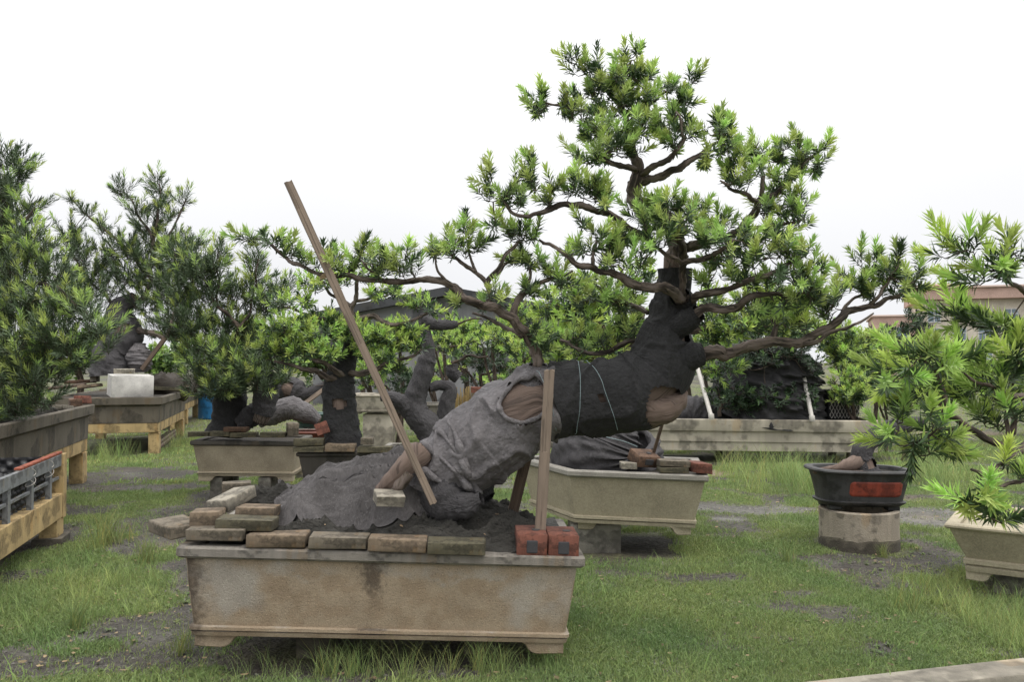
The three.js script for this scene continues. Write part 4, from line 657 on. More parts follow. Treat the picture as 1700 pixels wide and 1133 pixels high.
// ---------------------------------------------------------------- hexagonal pot behind the great tree
{
  const A = P(866, 762, 6.35), B = P(945, 786, 5.66), C = P(1168, 795, 5.52), c = V((A.x + C.x) / 2, 0, -6.05);
  const L = (p) => [p.x - c.x, p.z - c.z], bl = [A.x - c.x + 0.25, -0.62], br = [C.x - c.x + 0.16, -0.5];
  const top = 0.575, pos = V(c.x, 0.165, c.z), out = poly([L(A), L(B), L(C), br, bl]);
  const a = L(B), d = L(C);
  pot({ label: 'cream angular pot with grey rim behind the leaning trunk', pos, roll: -0.018, outline: out, h: top - 0.165, rim: 0.045, rimOut: 0.025, taper: 0.055, body: M.cream, rimMat: M.rimGrey, foot: 0.05, footAt: [[a[0] + 0.07, a[1] - 0.14, 1], [d[0] - 0.07, d[1] - 0.14, -1], [bl[0] + 0.15, bl[1] + 0.15, 1]], footW: 0.14, ledge: 0.05 });
  solids.push([c.x, c.z, 0.5, 0.45, 0]);
  const o = mesh('concrete_block', wornBox(0.34, 0.2, 0.4, 4, 0.005), M.concreteGrey); o.position.set(P(985, 880, 5.95).x, 0.095, -5.98); tag(o, 'dark grey block under the cream angular pot', 'block');
  // netting heaped round the hidden trunk foot
  const t = thing('bonsai_tree', 'bonsai growing behind the leaning trunk, its foot heaped with netting', 'tree', V(P(1005, 760, 6.1).x, 0.54, -6.1)), sh = t.position.clone();
  mesh('trunk', tube(spineOf([[1008, 752, 60, 6.1], [1012, 720, 34, 6.12], [1020, 680, 26, 6.15], [1030, 620, 24, 6.2], [1045, 570, 18, 6.25], [1060, 520, 12, 6.3]]), { radial: 14, sub: 6, lump: 0.3, freq: 7 }), M.barkDark, t);
  const hs = spineOf([[1012, 700, 40, 6.1], [1004, 724, 58, 6.1], [998, 745, 76, 6.1], [1005, 765, 88, 6.12], [1008, 780, 86, 6.15]]);
  mesh('cloth_wrap', wrapGeo(hs, { fold: 0.05, freq: 5, seed: 5, rings: 50, radial: 60 }).g, M.clothMid, t);
  growTree(t, { style: 'far', seed: 5, density: 2.0, slim: 0.65, roots: [P(1020, 640, 6.2), P(1040, 580, 6.25), P(1060, 520, 6.3)], limbMat: M.barkDark,
    limbs: [[[1030, 625, 12, 6.2], [990, 600, 9, 6.1], [950, 575, 7, 6.05], [915, 560, 4, 6.0]], [[1045, 575, 10, 6.25], [1000, 545, 8, 6.1], [950, 520, 5, 6.1], [915, 500, 3, 6.1]], [[1045, 590, 12, 6.25], [1110, 560, 9, 6.35], [1180, 545, 8, 6.4], [1250, 535, 6, 6.4], [1310, 530, 3, 6.4]], [[1060, 520, 9, 6.3], [1020, 490, 6, 6.3], [975, 465, 4, 6.3]]],
    pads: [[915, 515, 26, 18, 6.1], [940, 490, 34, 22, 6.2], [975, 470, 32, 18, 6.3], [1005, 500, 36, 22, 6.3], [1045, 490, 30, 22, 6.35], [960, 530, 40, 24, 6.1], [1010, 545, 40, 24, 6.2], [920, 560, 30, 22, 6.0], [960, 580, 40, 22, 6.0], [1010, 590, 36, 18, 6.1], [1050, 560, 24, 24, 6.2], [935, 600, 26, 12, 6.0], [1060, 460, 30, 18, 6.4], [1175, 530, 34, 22, 6.4], [1220, 540, 40, 24, 6.4], [1270, 525, 40, 24, 6.4], [1310, 545, 34, 20, 6.4], [1190, 565, 30, 16, 6.4], [1180, 500, 26, 18, 6.4], [1250, 490, 40, 18, 6.45], [1320, 500, 34, 22, 6.5], [1200, 610, 30, 14, 6.4]] });
  t.children.forEach((o) => o.position.sub(sh));
  bar('wooden_stake', P(1085, 752, 5.75), P(1102, 694, 5.6), 0.022, 0.02, M.woodDark, 'thin dark stake rising from the bricks on the cream angular pot', 'stake', { seed: 4 });
  hollowBrick(1067, 760, 5.72, 'brown pierced brick tilted on the corner of the cream angular pot', { turn: 0.35, l: 0.17, h: 0.08, w: 0.15, mat: M.brickBrown, roll: -0.1, tip: 0.3 });
  const g = 'bricks on the cream angular pot';
  brick(1118, 769, 5.62, 'grey slab on top of another on the cream angular pot', { group: g, l: 0.21, h: 0.045, seed: 2, roll: -0.04, mat: M.brickGrey });
  brick(1117, 780, 5.60, 'lower grey slab beside the red brick on the cream angular pot', { group: g, l: 0.2, h: 0.04, seed: 3, roll: -0.02, mat: M.brickMoss });
  brick(1158, 776, 5.60, 'orange red brick at the right end of the cream pot rim', { group: g, l: 0.12, h: 0.068, w: 0.2, seed: 1, turn: 0.25, roll: -0.06, mat: M.brickRed });
  brick(1043, 773, 5.66, 'small yellowish stone on the rim of the cream angular pot', { group: g, l: 0.11, h: 0.045, w: 0.09, seed: 4, mat: M.brickPale, name: 'stone', category: 'stone' });
  brick(930, 734, 6.25, 'mossy block lying on the back of the cream angular pot', { group: g, l: 0.16, h: 0.05, seed: 0, turn: 0.5, roll: 0.3, mat: M.brickPale });
  string('twine', [P(986, 722, 5.7), P(1010, 727, 5.68), P(1035, 733, 5.66), P(1058, 742, 5.66)], 0.0018, M.twine, scene).userData = { label: 'pale blue twine stretched to the tilted brown brick', category: 'twine' };
}
// ---------------------------------------------------------------- grey-beige pot at left with twin wrapped trunks
{
  const d = 8.0, c = P(402, 733, d), top = c.y, y0 = P(402, 801, d).y, pos = V(c.x, y0, c.z - 0.36), T = 0.05;
  pot({ label: 'beige rectangular pot standing left behind the trough', pos, turn: T, roll: -0.012, outline: rrect(0.485, 0.34, 0.015), h: top - y0, rim: 0.045, rimOut: 0.025, taper: 0.04, body: M.concrete, rimMat: M.rimDark, foot: 0.05, footAt: [[-0.44, 0.24, 1], [0.44, 0.24, -1], [-0.44, -0.24, 1], [0.44, -0.24, -1]], footW: 0.17 });
  solids.push([pos.x, pos.z, 0.45, 0.3, T]);
  for (const [px, n] of [[372, 'left'], [450, 'right']]) { const o = mesh('concrete_block', wornBox(0.12, y0 + 0.045, 0.5, px, 0.004), M.concreteGrey); o.position.set(P(px, 800, 8.3).x, (y0 + 0.045) / 2 - 0.01, -8.36); tag(o, `${n} block under the beige rectangular pot at left`, 'block'); }
  const g = 'bricks along the rim of the beige pot', q = (px, py, l, o = {}) => brick(px, py, d + 0.02, l, { group: g, mat: M.brickMoss, h: 0.05, ...o });
  q(333, 721, 'leftmost mossy brick on the beige pot rim', { l: 0.2, seed: 1 }); q(367, 720, 'second mossy brick on the beige pot rim', { l: 0.19, seed: 2 }); q(406, 722, 'third mossy brick on the beige pot rim', { l: 0.25, seed: 3 });
  q(455, 722, 'fourth mossy brick on the beige pot rim', { l: 0.24, seed: 4 }); q(393, 713, 'brick laid on top of the beige pot rim row', { l: 0.22, seed: 0, mat: M.brickBrown }); q(486, 713, 'upright grey block at the right end of the beige pot rim', { l: 0.1, h: 0.12, w: 0.16, seed: 2, turn: 0.4, mat: M.brickGrey });
  const t = thing('bonsai_tree', 'feathery bonsai with twin wrapped trunks in the beige pot', 'tree', V(P(400, 715, 8.3).x, top - 0.03, -8.3)), sh = t.position.clone();
  const r1 = wrappedTrunk(t, [[374, 722, 30, 8.25], [378, 700, 24, 8.25], [382, 670, 25, 8.25], [385, 640, 22, 8.25], [380, 600, 14, 8.28], [372, 560, 9, 8.3]], M.clothBlack, { seed: 4 });
  wrappedTrunk(t, [[430, 702, 13, 8.15], [436, 690, 15, 8.15], [440, 672, 17, 8.15], [442, 650, 20, 8.15], [440, 628, 15, 8.18], [430, 600, 9, 8.2]], M.clothMid, { seed: 9, core: M.bark, t0: () => 0.22 });
  wrappedTrunk(t, [[392, 706, 14, 8.2], [410, 695, 17, 8.25], [430, 683, 16, 8.35]], M.clothMid, { seed: 12 });
  growTree(t, { style: 'feather', seed: 6, density: 1.35, slim: 0.6, roots: r1, limbMat: M.barkDark, k: 1.15, depthR: 0.9,
    limbs: [[[376, 580, 6, 8.3], [392, 565, 6, 8.2], [397, 545, 5.5, 8.1], [385, 530, 5, 8.1], [365, 512, 4.5, 8.1], [350, 485, 3.5, 8.1], [330, 450, 2.5, 8.1], [305, 420, 1.5, 8.1]], [[380, 600, 6, 8.3], [350, 580, 4, 8.2], [320, 555, 3, 8.1], [290, 520, 2, 8.1]], [[395, 550, 4, 8.1], [415, 520, 3, 8.2], [425, 470, 2.5, 8.2], [430, 430, 1.5, 8.2]], [[362, 510, 3, 8.1], [365, 470, 2.5, 8.1], [362, 420, 1.5, 8.1]], [[440, 620, 5, 8.2], [470, 600, 3, 8.1], [490, 570, 2, 8.1]]],
    pads: [[300, 430, 28, 24, 8.1], [330, 450, 28, 28, 8.1], [300, 480, 40, 30, 8.2], [362, 430, 14, 36, 8.1], [350, 480, 30, 26, 8.1], [425, 450, 18, 34, 8.3], [400, 490, 28, 26, 8.3], [440, 500, 28, 26, 8.3], [320, 530, 40, 30, 8.1], [370, 545, 36, 28, 8.2], [420, 550, 36, 30, 8.3], [340, 590, 44, 28, 8.0], [400, 600, 44, 28, 8.0], [370, 635, 44, 26, 7.95], [425, 640, 34, 20, 8.0], [460, 580, 28, 24, 8.1], [335, 640, 28, 26, 8.0], [290, 540, 26, 24, 8.2], [470, 620, 18, 14, 8.1], [470, 480, 20, 18, 8.4]] });
  t.children.forEach((o) => o.position.sub(sh));
}
// ---------------------------------------------------------------- dark pot with the straight wrapped trunk
{
  const d = 7.0, c = P(572, 752, d), top = c.y, pos = V(c.x, 0.12, c.z - 0.3), T = 0.03;
  pot({ label: 'dark brown rectangular pot half hidden behind the trough', pos, turn: T, outline: rrect(0.39, 0.28, 0.015), h: top - 0.12, rim: 0.035, rimOut: 0.022, taper: 0.05, body: M.darkPot, rimMat: M.darkPot, foot: 0.05, footAt: [[-0.34, 0.2, 1], [0.34, 0.2, -1], [-0.34, -0.2, 1], [0.34, -0.2, -1]], footW: 0.13 });
  solids.push([pos.x, pos.z, 0.34, 0.24, T]);
  const o = mesh('concrete_block', wornBox(0.5, 0.13, 0.3, 6, 0.004), M.concreteGrey); o.position.set(pos.x, 0.058, pos.z); tag(o, 'grey block under the dark brown pot', 'block');
  const g = 'rubble on the rim of the dark brown pot', q = (px, py, l, o = {}) => brick(px, py, d - 0.0, l, { group: g, mat: M.brickGrey, h: 0.05, ...o });
  q(514, 746, 'mossy brick on the left rim of the dark brown pot', { l: 0.26, seed: 1, mat: M.brickMoss }); q(514, 734, 'second course brick on the left rim of the dark brown pot', { l: 0.24, h: 0.06, seed: 2, turn: 0.08, mat: M.brickMoss });
  q(566, 743, 'pink grey stone at the foot of the straight wrapped trunk', { l: 0.25, h: 0.065, seed: 4, mat: M.brickTan, name: 'stone', category: 'stone' }); q(623, 746, 'mossy brick on the right rim of the dark brown pot', { l: 0.28, seed: 3, mat: M.brickMoss });
  q(610, 732, 'small grey rock right of the straight wrapped trunk', { l: 0.10, h: 0.06, w: 0.1, seed: 0, name: 'stone', category: 'stone' }); q(535, 712, 'broken red shard left of the straight wrapped trunk', { l: 0.11, h: 0.11, w: 0.03, seed: 2, roll: 0.4, tip: -0.3, mat: M.brickRed, name: 'stone', category: 'stone' });
  const t = thing('bonsai_tree', 'bonsai with a straight netting wrapped trunk in the dark brown pot', 'tree', V(P(570, 740, 7.2).x, top - 0.03, -7.25)), sh = t.position.clone();
  const r = wrappedTrunk(t, [[570, 742, 32, 7.2], [568, 715, 28, 7.2], [565, 685, 25, 7.2], [563, 655, 25, 7.2], [564, 632, 23, 7.2], [572, 610, 17, 7.2], [580, 590, 12, 7.2], [584, 560, 9, 7.2]], M.clothBlack, { seed: 14, holes: [[0.36, 0.2, 0.03, 0.35]], rings: 60 });
  growTree(t, { style: 'far', seed: 8, density: 2.0, slim: 0.65, roots: r.slice(4), limbMat: M.bark,
    limbs: [[[570, 632, 9, 7.15], [545, 628, 8, 7.05], [520, 615, 7, 7.0], [490, 608, 5, 6.95], [455, 600, 3, 6.95]], [[575, 628, 9, 7.15], [555, 615, 7, 7.0], [530, 600, 6, 6.9], [508, 592, 3, 6.9]], [[580, 620, 8, 7.15], [610, 618, 8, 7.05], [640, 605, 6, 7.0], [675, 595, 4, 7.0], [700, 580, 2, 7.0]], [[584, 580, 8, 7.2], [590, 545, 7, 7.2], [583, 510, 6, 7.2], [592, 480, 5, 7.2], [600, 450, 3, 7.2]], [[586, 545, 6, 7.2], [540, 530, 5, 7.1], [510, 525, 4, 7.1], [470, 510, 2, 7.1]], [[590, 535, 7, 7.2], [620, 525, 7, 7.1], [650, 540, 6, 7.05], [680, 535, 4, 7.0], [710, 520, 3, 7.0]], [[592, 500, 5, 7.2], [630, 485, 4, 7.1], [660, 475, 3, 7.1]], [[585, 510, 5, 7.2], [550, 490, 4, 7.2], [530, 460, 3, 7.2]]],
    pads: [[470, 505, 20, 12, 7.1], [500, 500, 22, 12, 7.1], [525, 470, 28, 14, 7.2], [560, 465, 24, 12, 7.2], [455, 545, 24, 16, 7.0], [490, 545, 30, 18, 6.95], [530, 560, 30, 18, 6.95], [470, 580, 30, 18, 6.95], [445, 575, 18, 12, 6.95], [510, 585, 26, 14, 6.9], [545, 590, 24, 12, 6.95], [590, 555, 28, 16, 7.0], [620, 560, 26, 16, 7.0], [650, 570, 28, 18, 7.0], [685, 575, 22, 14, 7.0], [640, 595, 26, 12, 7.0], [600, 585, 20, 12, 7.05], [660, 485, 20, 12, 7.1], [690, 500, 20, 12, 7.05], [715, 515, 14, 9, 7.0], [625, 490, 20, 10, 7.1], [600, 460, 20, 12, 7.2], [680, 545, 14, 8, 7.0], [545, 530, 22, 12, 7.1], [650, 610, 30, 10, 7.1], [560, 545, 26, 14, 7.05], [510, 530, 22, 10, 7.05]] });
  t.children.forEach((o) => o.position.sub(sh));
}
// ---------------------------------------------------------------- oval pot on a concrete ring
{
  const d = 5.73, c = G(1432, 912), base = V(c.x, 0, -5.98);
  const ring = thing('concrete_pedestal', 'short concrete pipe section carrying the oval pot', 'pedestal', base);
  const o = mesh('drum', ringLoft(oval(0.265, 0.265, 44, 1), [[0.0, -0.02], [0.003, 0.03], [-0.002, 0.15], [0.002, 0.268], [-0.006, 0.276], [-0.035, 0.276], [-0.04, 0.27], [-0.04, 0.02]], false), std({ color: RGB(0.40, 0.35, 0.28), map: rep(weatherMap, 1.1), bumpMap: rep(grainBump, 2), bumpScale: 0.006 }), ring);
  solids.push([base.x, base.z, 0.26, 0.26, 0]);
  const mud = mesh('mud_band', ringLoft(oval(0.269, 0.269, 44, 1), Array.from({ length: 2 }, (_, i) => [i ? -0.003 : 0.001, i ? 0.085 : -0.01])), M.concreteMossy, ring);
  { const p = mud.geometry.attributes.position; for (let i = 0; i < p.count; i++) if (p.getY(i) > 0.05) p.setY(i, 0.085 + 0.05 * fbm(p.getX(i) * 6, 1, p.getZ(i) * 6, 3)); }
  const t = thing('bonsai_pot', 'dark oval pot with a red panel on the concrete ring', 'plant pot', V(base.x, 0.276, base.z)); t.rotation.z = -0.02;
  const ov = oval(0.335, 0.22, 140, 0.62);
  mesh('body', ringLoft(ov, [[-0.065, 0.03], [-0.05, 0.04], [-0.035, 0.05], [-0.03, 0.062], [-0.05, 0.068], [-0.045, 0.10], [-0.025, 0.19], [-0.005, 0.255]]), M.claydark, t);
  mesh('rim', ringLoft(ov, [[-0.01, 0.254], [0.022, 0.262], [0.026, 0.272], [0.02, 0.282], [-0.03, 0.282], [-0.035, 0.27], [-0.045, 0.22]]), M.claydark, t);
  mesh('soil', ringLoft(ov, [[-0.045, 0.22], [-0.045, 0.255]], false, true), M.soil, t);
  for (const [x, z] of [[-0.2, 0.08], [0.2, 0.08], [-0.2, -0.08], [0.2, -0.08]]) mesh('foot', box(0.09, 0.034, 0.07, x, 0.016, z, 0.01), M.claydark, t);
  { // raised red cartouche on the front, bent to the wall of the pot
    const W = 0.19, Hh = 0.056, r = 0.035, nu = 48, nv = 12, pos = [], uv = [], idx = [];
    const wall = (x, y) => { const off = y < 0.19 ? mix(-0.045, -0.025, (y - 0.1) / 0.09) : mix(-0.025, -0.005, (y - 0.19) / 0.065), hw = 0.335 + off, hd = 0.22 + off; return hd * Math.pow(Math.max(0, 1 - Math.pow(Math.abs(x) / hw, 2 / 0.62)), 0.31); };
    for (let a = 0; a <= nu; a++) for (let b = 0; b <= nv; b++) {
      const u = a / nu * 2 - 1, v = b / nv * 2 - 1, lx = W * u, e = Math.max(0, Math.abs(lx) - (W - r)), hh = Hh - (r - Math.sqrt(Math.max(0, r * r - e * e))), x = lx + 0.05, y = 0.155 + hh * v, rim = Math.min(1, (1 - Math.abs(u)) * 14, (1 - Math.abs(v)) * 5);
      pos.push(x, y, wall(x, y) - 0.004 + 0.011 * rim); uv.push(x, y);
    }
    for (let a = 0; a < nu; a++) for (let b = 0; b < nv; b++) { const q = a * (nv + 1) + b; idx.push(q, q + nv + 1, q + 1, q + 1, q + nv + 1, q + nv + 2); }
    const g = new THREE.BufferGeometry(); g.setAttribute('position', new THREE.Float32BufferAttribute(pos, 3)); g.setAttribute('uv', new THREE.Float32BufferAttribute(uv, 2)); g.setIndex(idx); g.computeVertexNormals();
    mesh('red_panel', g, M.redPanel, t).userData.label = 'worn red panel on the front';
  }
  const st = thing('bonsai_stump', 'netting wrapped stump leaning in the oval pot', 'stump', V(base.x, 0.53, base.z)), sh = st.position.clone();
  wrappedTrunk(st, [[1436, 790, 24, 5.98], [1432, 772, 18, 5.98], [1430, 752, 15, 5.98], [1445, 732, 12, 5.98], [1468, 718, 14, 5.98], [1500, 706, 12, 5.98], [1530, 700, 6, 5.98]], M.clothMid, { seed: 31, holes: [[0.18, 0.6, 0.05, 0.5]] });
  mesh('root', tube(spineOf([[1360, 780, 3, 5.93], [1385, 778, 6, 5.92], [1410, 772, 12, 5.93], [1428, 766, 14, 5.97]]), { radial: 9, sub: 5, lump: 0.4, freq: 30 }), M.deadWood, st);
  mesh('root', tube(spineOf([[1350, 783, 4, 5.9], [1380, 785, 5, 5.9], [1420, 786, 5, 5.9], [1450, 786, 3, 5.9]]), { radial: 8, sub: 5, lump: 0.4, freq: 30 }), M.deadWood, st);
  st.children.forEach((o) => o.position.sub(sh));
}
// ---------------------------------------------------------------- cream pot at the right edge and its near branches
{
  const a = P(1566, 868, 4.75), T = -0.60, hw = 0.62, hd = 0.42, c = V(hw, 0, -hd).applyAxisAngle(V(0, 1, 0), T).add(a), y0 = 0.075;
  const pos = V(c.x, y0, c.z);
  pot({ label: 'cream pot with stepped base at the right edge of the yard', pos, turn: T, outline: rrect(hw - 0.025, hd - 0.025, 0.012), h: a.y - y0 - 0.005, rim: 0.03, rimOut: 0.025, taper: 0.07, body: M.cream, rimMat: M.cream, foot: 0.05, footAt: [[-hw + 0.1, hd - 0.16, 1], [hw - 0.1, hd - 0.16, -1], [-hw + 0.1, -hd + 0.16, 1], [hw - 0.1, -hd + 0.16, -1]], footW: 0.14, ledge: 0.07, soilDrop: 0.07 });
  solids.push([pos.x, pos.z, 0.5, 0.32, T]);
  for (const s of [-1, 1]) { const q = V(s * 0.3, 0, 0).applyAxisAngle(V(0, 1, 0), T); const o = mesh('concrete_block', wornBox(0.2, 0.14, 0.4, s + 3, 0.004), M.concreteGrey); o.position.set(pos.x + q.x, 0.058, pos.z + q.z); o.rotation.y = T; tag(o, s < 0 ? 'left block under the cream pot at the right edge' : 'right block under the cream pot at the right edge', 'block'); }
  const t = thing('bonsai_tree', 'bonsai at the right edge with large pale shoots reaching into view', 'tree', V(pos.x + 0.1, a.y - 0.06, pos.z)), sh = t.position.clone();
  mesh('trunk', tube([[V(pos.x + 0.1, 0.36, pos.z), 0.10], [V(pos.x + 0.08, 0.7, pos.z + 0.15), 0.08], [V(pos.x - 0.0, 1.0, pos.z + 0.4), 0.06], [V(pos.x - 0.02, 1.25, pos.z + 0.7), 0.045], [V(pos.x - 0.1, 1.5, pos.z + 0.8), 0.03]].map(([p, r]) => ({ p, r })), { radial: 12, sub: 6, lump: 0.3, freq: 9 }), M.barkDark, t);
  const n = 3.15;
  growTree(t, { style: 'big', seed: 41, density: 1.5, slim: 0.6, limbMat: M.barkDark, k: 1, depthR: 1.4, droop: 0.02, pull: 0.9, twigR: 0.004,
    limbs: [[[1790, 745, 16, 3.9], [1730, 725, 13, 3.5], [1690, 752, 12, 3.2], [1640, 730, 10, n], [1600, 708, 9, n], [1575, 690, 8, n], [1568, 655, 7, n], [1552, 615, 5, n], [1535, 600, 3, n]], [[1770, 700, 14, 3.8], [1715, 660, 11, 3.5], [1670, 655, 8, 3.3], [1640, 640, 5, 3.2], [1600, 620, 3, 3.2]], [[1800, 560, 12, 3.7], [1745, 520, 10, 3.5], [1705, 490, 8, 3.3], [1680, 470, 6, 3.2], [1660, 450, 3, 3.2]], [[1690, 752, 8, 3.2], [1660, 775, 6, 3.0], [1635, 790, 5, 2.95], [1612, 780, 4, 2.9]], [[1740, 790, 9, 3.2], [1690, 800, 6, 3.0], [1660, 810, 4, 2.95]], [[1665, 740, 7, 3.2], [1672, 690, 6, 3.25], [1676, 650, 4, 3.3], [1680, 620, 3, 3.3]], [[1600, 708, 5, n], [1560, 712, 4, n], [1520, 735, 3, n]]],
    pads: [[1565, 410, 26, 14, 3.2], [1605, 408, 26, 18, 3.2], [1600, 455, 26, 12, 3.2], [1650, 440, 30, 20, 3.2], [1690, 415, 24, 18, 3.2], [1570, 515, 34, 16, 3.4], [1620, 530, 34, 16, 3.4], [1670, 545, 34, 20, 3.3], [1520, 580, 30, 20, n], [1555, 600, 26, 16, n], [1600, 580, 26, 16, 3.3], [1690, 600, 24, 26, 3.2], [1490, 620, 34, 14, n], [1470, 640, 24, 10, n], [1530, 650, 30, 16, n], [1600, 650, 30, 20, 3.3], [1650, 625, 26, 24, 3.3], [1510, 682, 34, 12, n], [1480, 722, 30, 12, n], [1515, 740, 34, 10, n], [1560, 715, 26, 22, n], [1545, 750, 24, 8, n], [1580, 748, 20, 14, n], [1690, 770, 26, 16, 3.0], [1630, 820, 34, 20, 2.9], [1660, 850, 26, 20, 2.9], [1600, 830, 20, 10, 2.9], [1690, 690, 22, 20, 3.2], [1630, 690, 26, 16, 3.3]] });
  t.children.forEach((o) => o.position.sub(sh));
}
// ---------------------------------------------------------------- kerb at the lower right
{
  const a = G(1300, 1176), b = G(1790, 1120), h = 0.06, len = a.distanceTo(b), t = Math.atan2(-(b.z - a.z), b.x - a.x);
  const o = mesh('kerb', wornBox(len, h + 0.05, 0.16, 3, 0.006, 0.012, 5), M.concretePale); o.position.copy(a).lerp(b, 0.5); o.position.y = h / 2 - 0.02; o.rotation.y = t; tag(o, 'pale concrete kerb crossing the lower right corner', 'kerb', null, 'structure');
}
// ---------------------------------------------------------------- long pale planter at the back right
{
  const d = 10.8, c = P(1240, 697, d), L = 3.5, W = 1.15, t = thing('raised_planter', 'long pale concrete planter on short legs behind the oval pot', 'planter', V(c.x, 0, c.z - W / 2), -0.045); t.rotation.z = -0.008;
  const top = c.y;
  mesh('trough', ringLoft(rrect(L / 2, W / 2, 0.01), [[-0.05, top - 0.29], [-0.045, top - 0.155], [-0.012, top - 0.15], [0, top - 0.10], [0, top - 0.008], [-0.008, top], [-0.07, top], [-0.075, top - 0.02]], true), M.concretePale, t);
  mesh('soil', ringLoft(rrect(L / 2, W / 2, 0.01), [[-0.077, top - 0.06], [-0.078, top - 0.03]], false, true), M.soil, t);
  mesh('beam', box(L - 0.12, 0.12, 0.14, 0, top - 0.352, W / 2 - 0.14), M.concretePale, t); mesh('beam', box(L - 0.12, 0.12, 0.14, 0, top - 0.352, -W / 2 + 0.14), M.concretePale, t);
  for (const x of [-1.45, -0.15, 1.4]) for (const z of [0.36, -0.36]) mesh('leg', box(0.09, top - 0.40, 0.09, x, (top - 0.40) / 2 - 0.012, z), M.concreteMossy, t);
  solids.push([c.x, c.z - W / 2, L / 2, W / 2, 0]);
  const back = thing('wrapped_mound', 'black netting draped over a broad stump in the long planter', 'netting', V(P(1270, 690, 11.5).x, top - 0.05, -11.5)), sh = back.position.clone();
  mesh('cloth_wrap', wrapGeo(spineOf([[1270, 705, 88, 11.6], [1272, 670, 80, 11.6], [1275, 635, 76, 11.6], [1280, 610, 72, 11.6], [1285, 585, 60, 11.6], [1288, 572, 12, 11.6]]), { fold: 0.16, freq: 3.6, seed: 3, rings: 60, radial: 60 }).g, M.clothBlack, back);
  mesh('cloth_fold', wrapGeo(spineOf([[1105, 695, 14, 11.2], [1135, 683, 24, 11.25], [1165, 684, 22, 11.25], [1190, 695, 10, 11.2]]), { fold: 0.05, freq: 6, seed: 9, rings: 30, radial: 26 }).g, M.clothMid, back);
  back.children.forEach((o) => o.position.sub(sh));
  const shr = (nm, label, pads, dd, seed) => { const s = thing(nm, label, 'shrub', V(P(pads[0][0], 690, dd).x, top - 0.04, -dd), 0, 'dark shrubs in the long pale planter'), h = s.position.clone(); growTree(s, { style: 'dark', seed, density: 1.3, k: 1.35, pads, limbMat: M.barkDark, limbs: [[[pads[0][0], 692, 4, dd], [pads[0][0] + 3, 670, 3, dd], [pads[0][0] - 4, 645, 2, dd]]], roots: [] }); s.children.forEach((o) => o.position.sub(h)); };
  shr('shrub', 'dark low shrub in the long planter, beside the left white pipe', [[1195, 665, 24, 18, 11.0], [1215, 650, 26, 18, 11.0], [1230, 672, 22, 14, 11.0]], 11.0, 51);
  shr('shrub', 'dark low shrub in the middle of the long planter', [[1270, 655, 24, 16, 10.95], [1290, 670, 24, 12, 10.95], [1250, 672, 18, 12, 10.95]], 10.95, 52);
  shr('shrub', 'dark low shrub in the long planter, beside the right white pipe', [[1320, 650, 24, 14, 11.0], [1345, 665, 16, 18, 11.0], [1300, 660, 18, 12, 11.0]], 11.0, 53);
  shr('shrub', 'dark shrub high on the netting mound in the long planter', [[1270, 590, 34, 18, 10.95], [1320, 588, 30, 16, 10.95], [1220, 600, 30, 16, 10.95], [1345, 610, 16, 16, 11.0], [1260, 565, 50, 14, 11.0], [1330, 565, 30, 12, 11.0], [1195, 630, 14, 16, 10.95]], 10.95, 54);
  const pipe = (x0, y0, x1, y1, l) => { const o = thing('white_pipe', l, 'pipe', P(x0, y0, 10.72)); mesh('pipe', tube([{ p: V(0, 0, 0), r: 0.028 }, { p: P(x1, y1, 11.2).sub(o.position), r: 0.028 }], { radial: 14, sub: 3 }), M.pvc, o); mesh('collar', tube([{ p: V(0, -0.02, 0), r: 0.036 }, { p: V(-0.006, 0.05, 0.002), r: 0.036 }], { radial: 14, sub: 1 }), M.pvc, o); };
  pipe(1181, 694, 1158, 612, 'left white plastic pipe standing on the long planter'); pipe(1348, 697, 1330, 605, 'right white plastic pipe standing on the long planter');
  // dark wire basket
  const bk = thing('wire_basket', 'black basket under white wire netting behind the long planter', 'basket', V(P(1390, 690, 11.6).x, 0.5, -11.6));
  mesh('tub', ringLoft(rrect(0.22, 0.2, 0.04), [[-0.02, 0], [0, 0.1], [0.02, 0.42], [0.0, 0.42], [-0.02, 0.05]]), M.blackPlastic, bk);
  const wires = []; for (let i = -7; i <= 7; i++) for (const s of [-1, 1]) { const x0 = i * 0.045, x1 = x0 + s * 0.16; if (Math.abs(x0) > 0.2 && Math.abs(x1) > 0.2) continue; const cl = (x) => clamp(x, -0.21, 0.21), y0 = 0.04 + 0.34 * (cl(x0) - x0) / (x1 - x0), y1 = 0.04 + 0.34 * (cl(x1) - x0) / (x1 - x0); wires.push(tube([{ p: V(cl(x0), y0, 0.245), r: 0.003 }, { p: V(cl(x1), y1, 0.245), r: 0.003 }], { radial: 4, sub: 1, caps: false })); }
  mesh('wire_netting', mergeGeometries(wires), M.wire, bk).userData.kind = 'stuff';
}

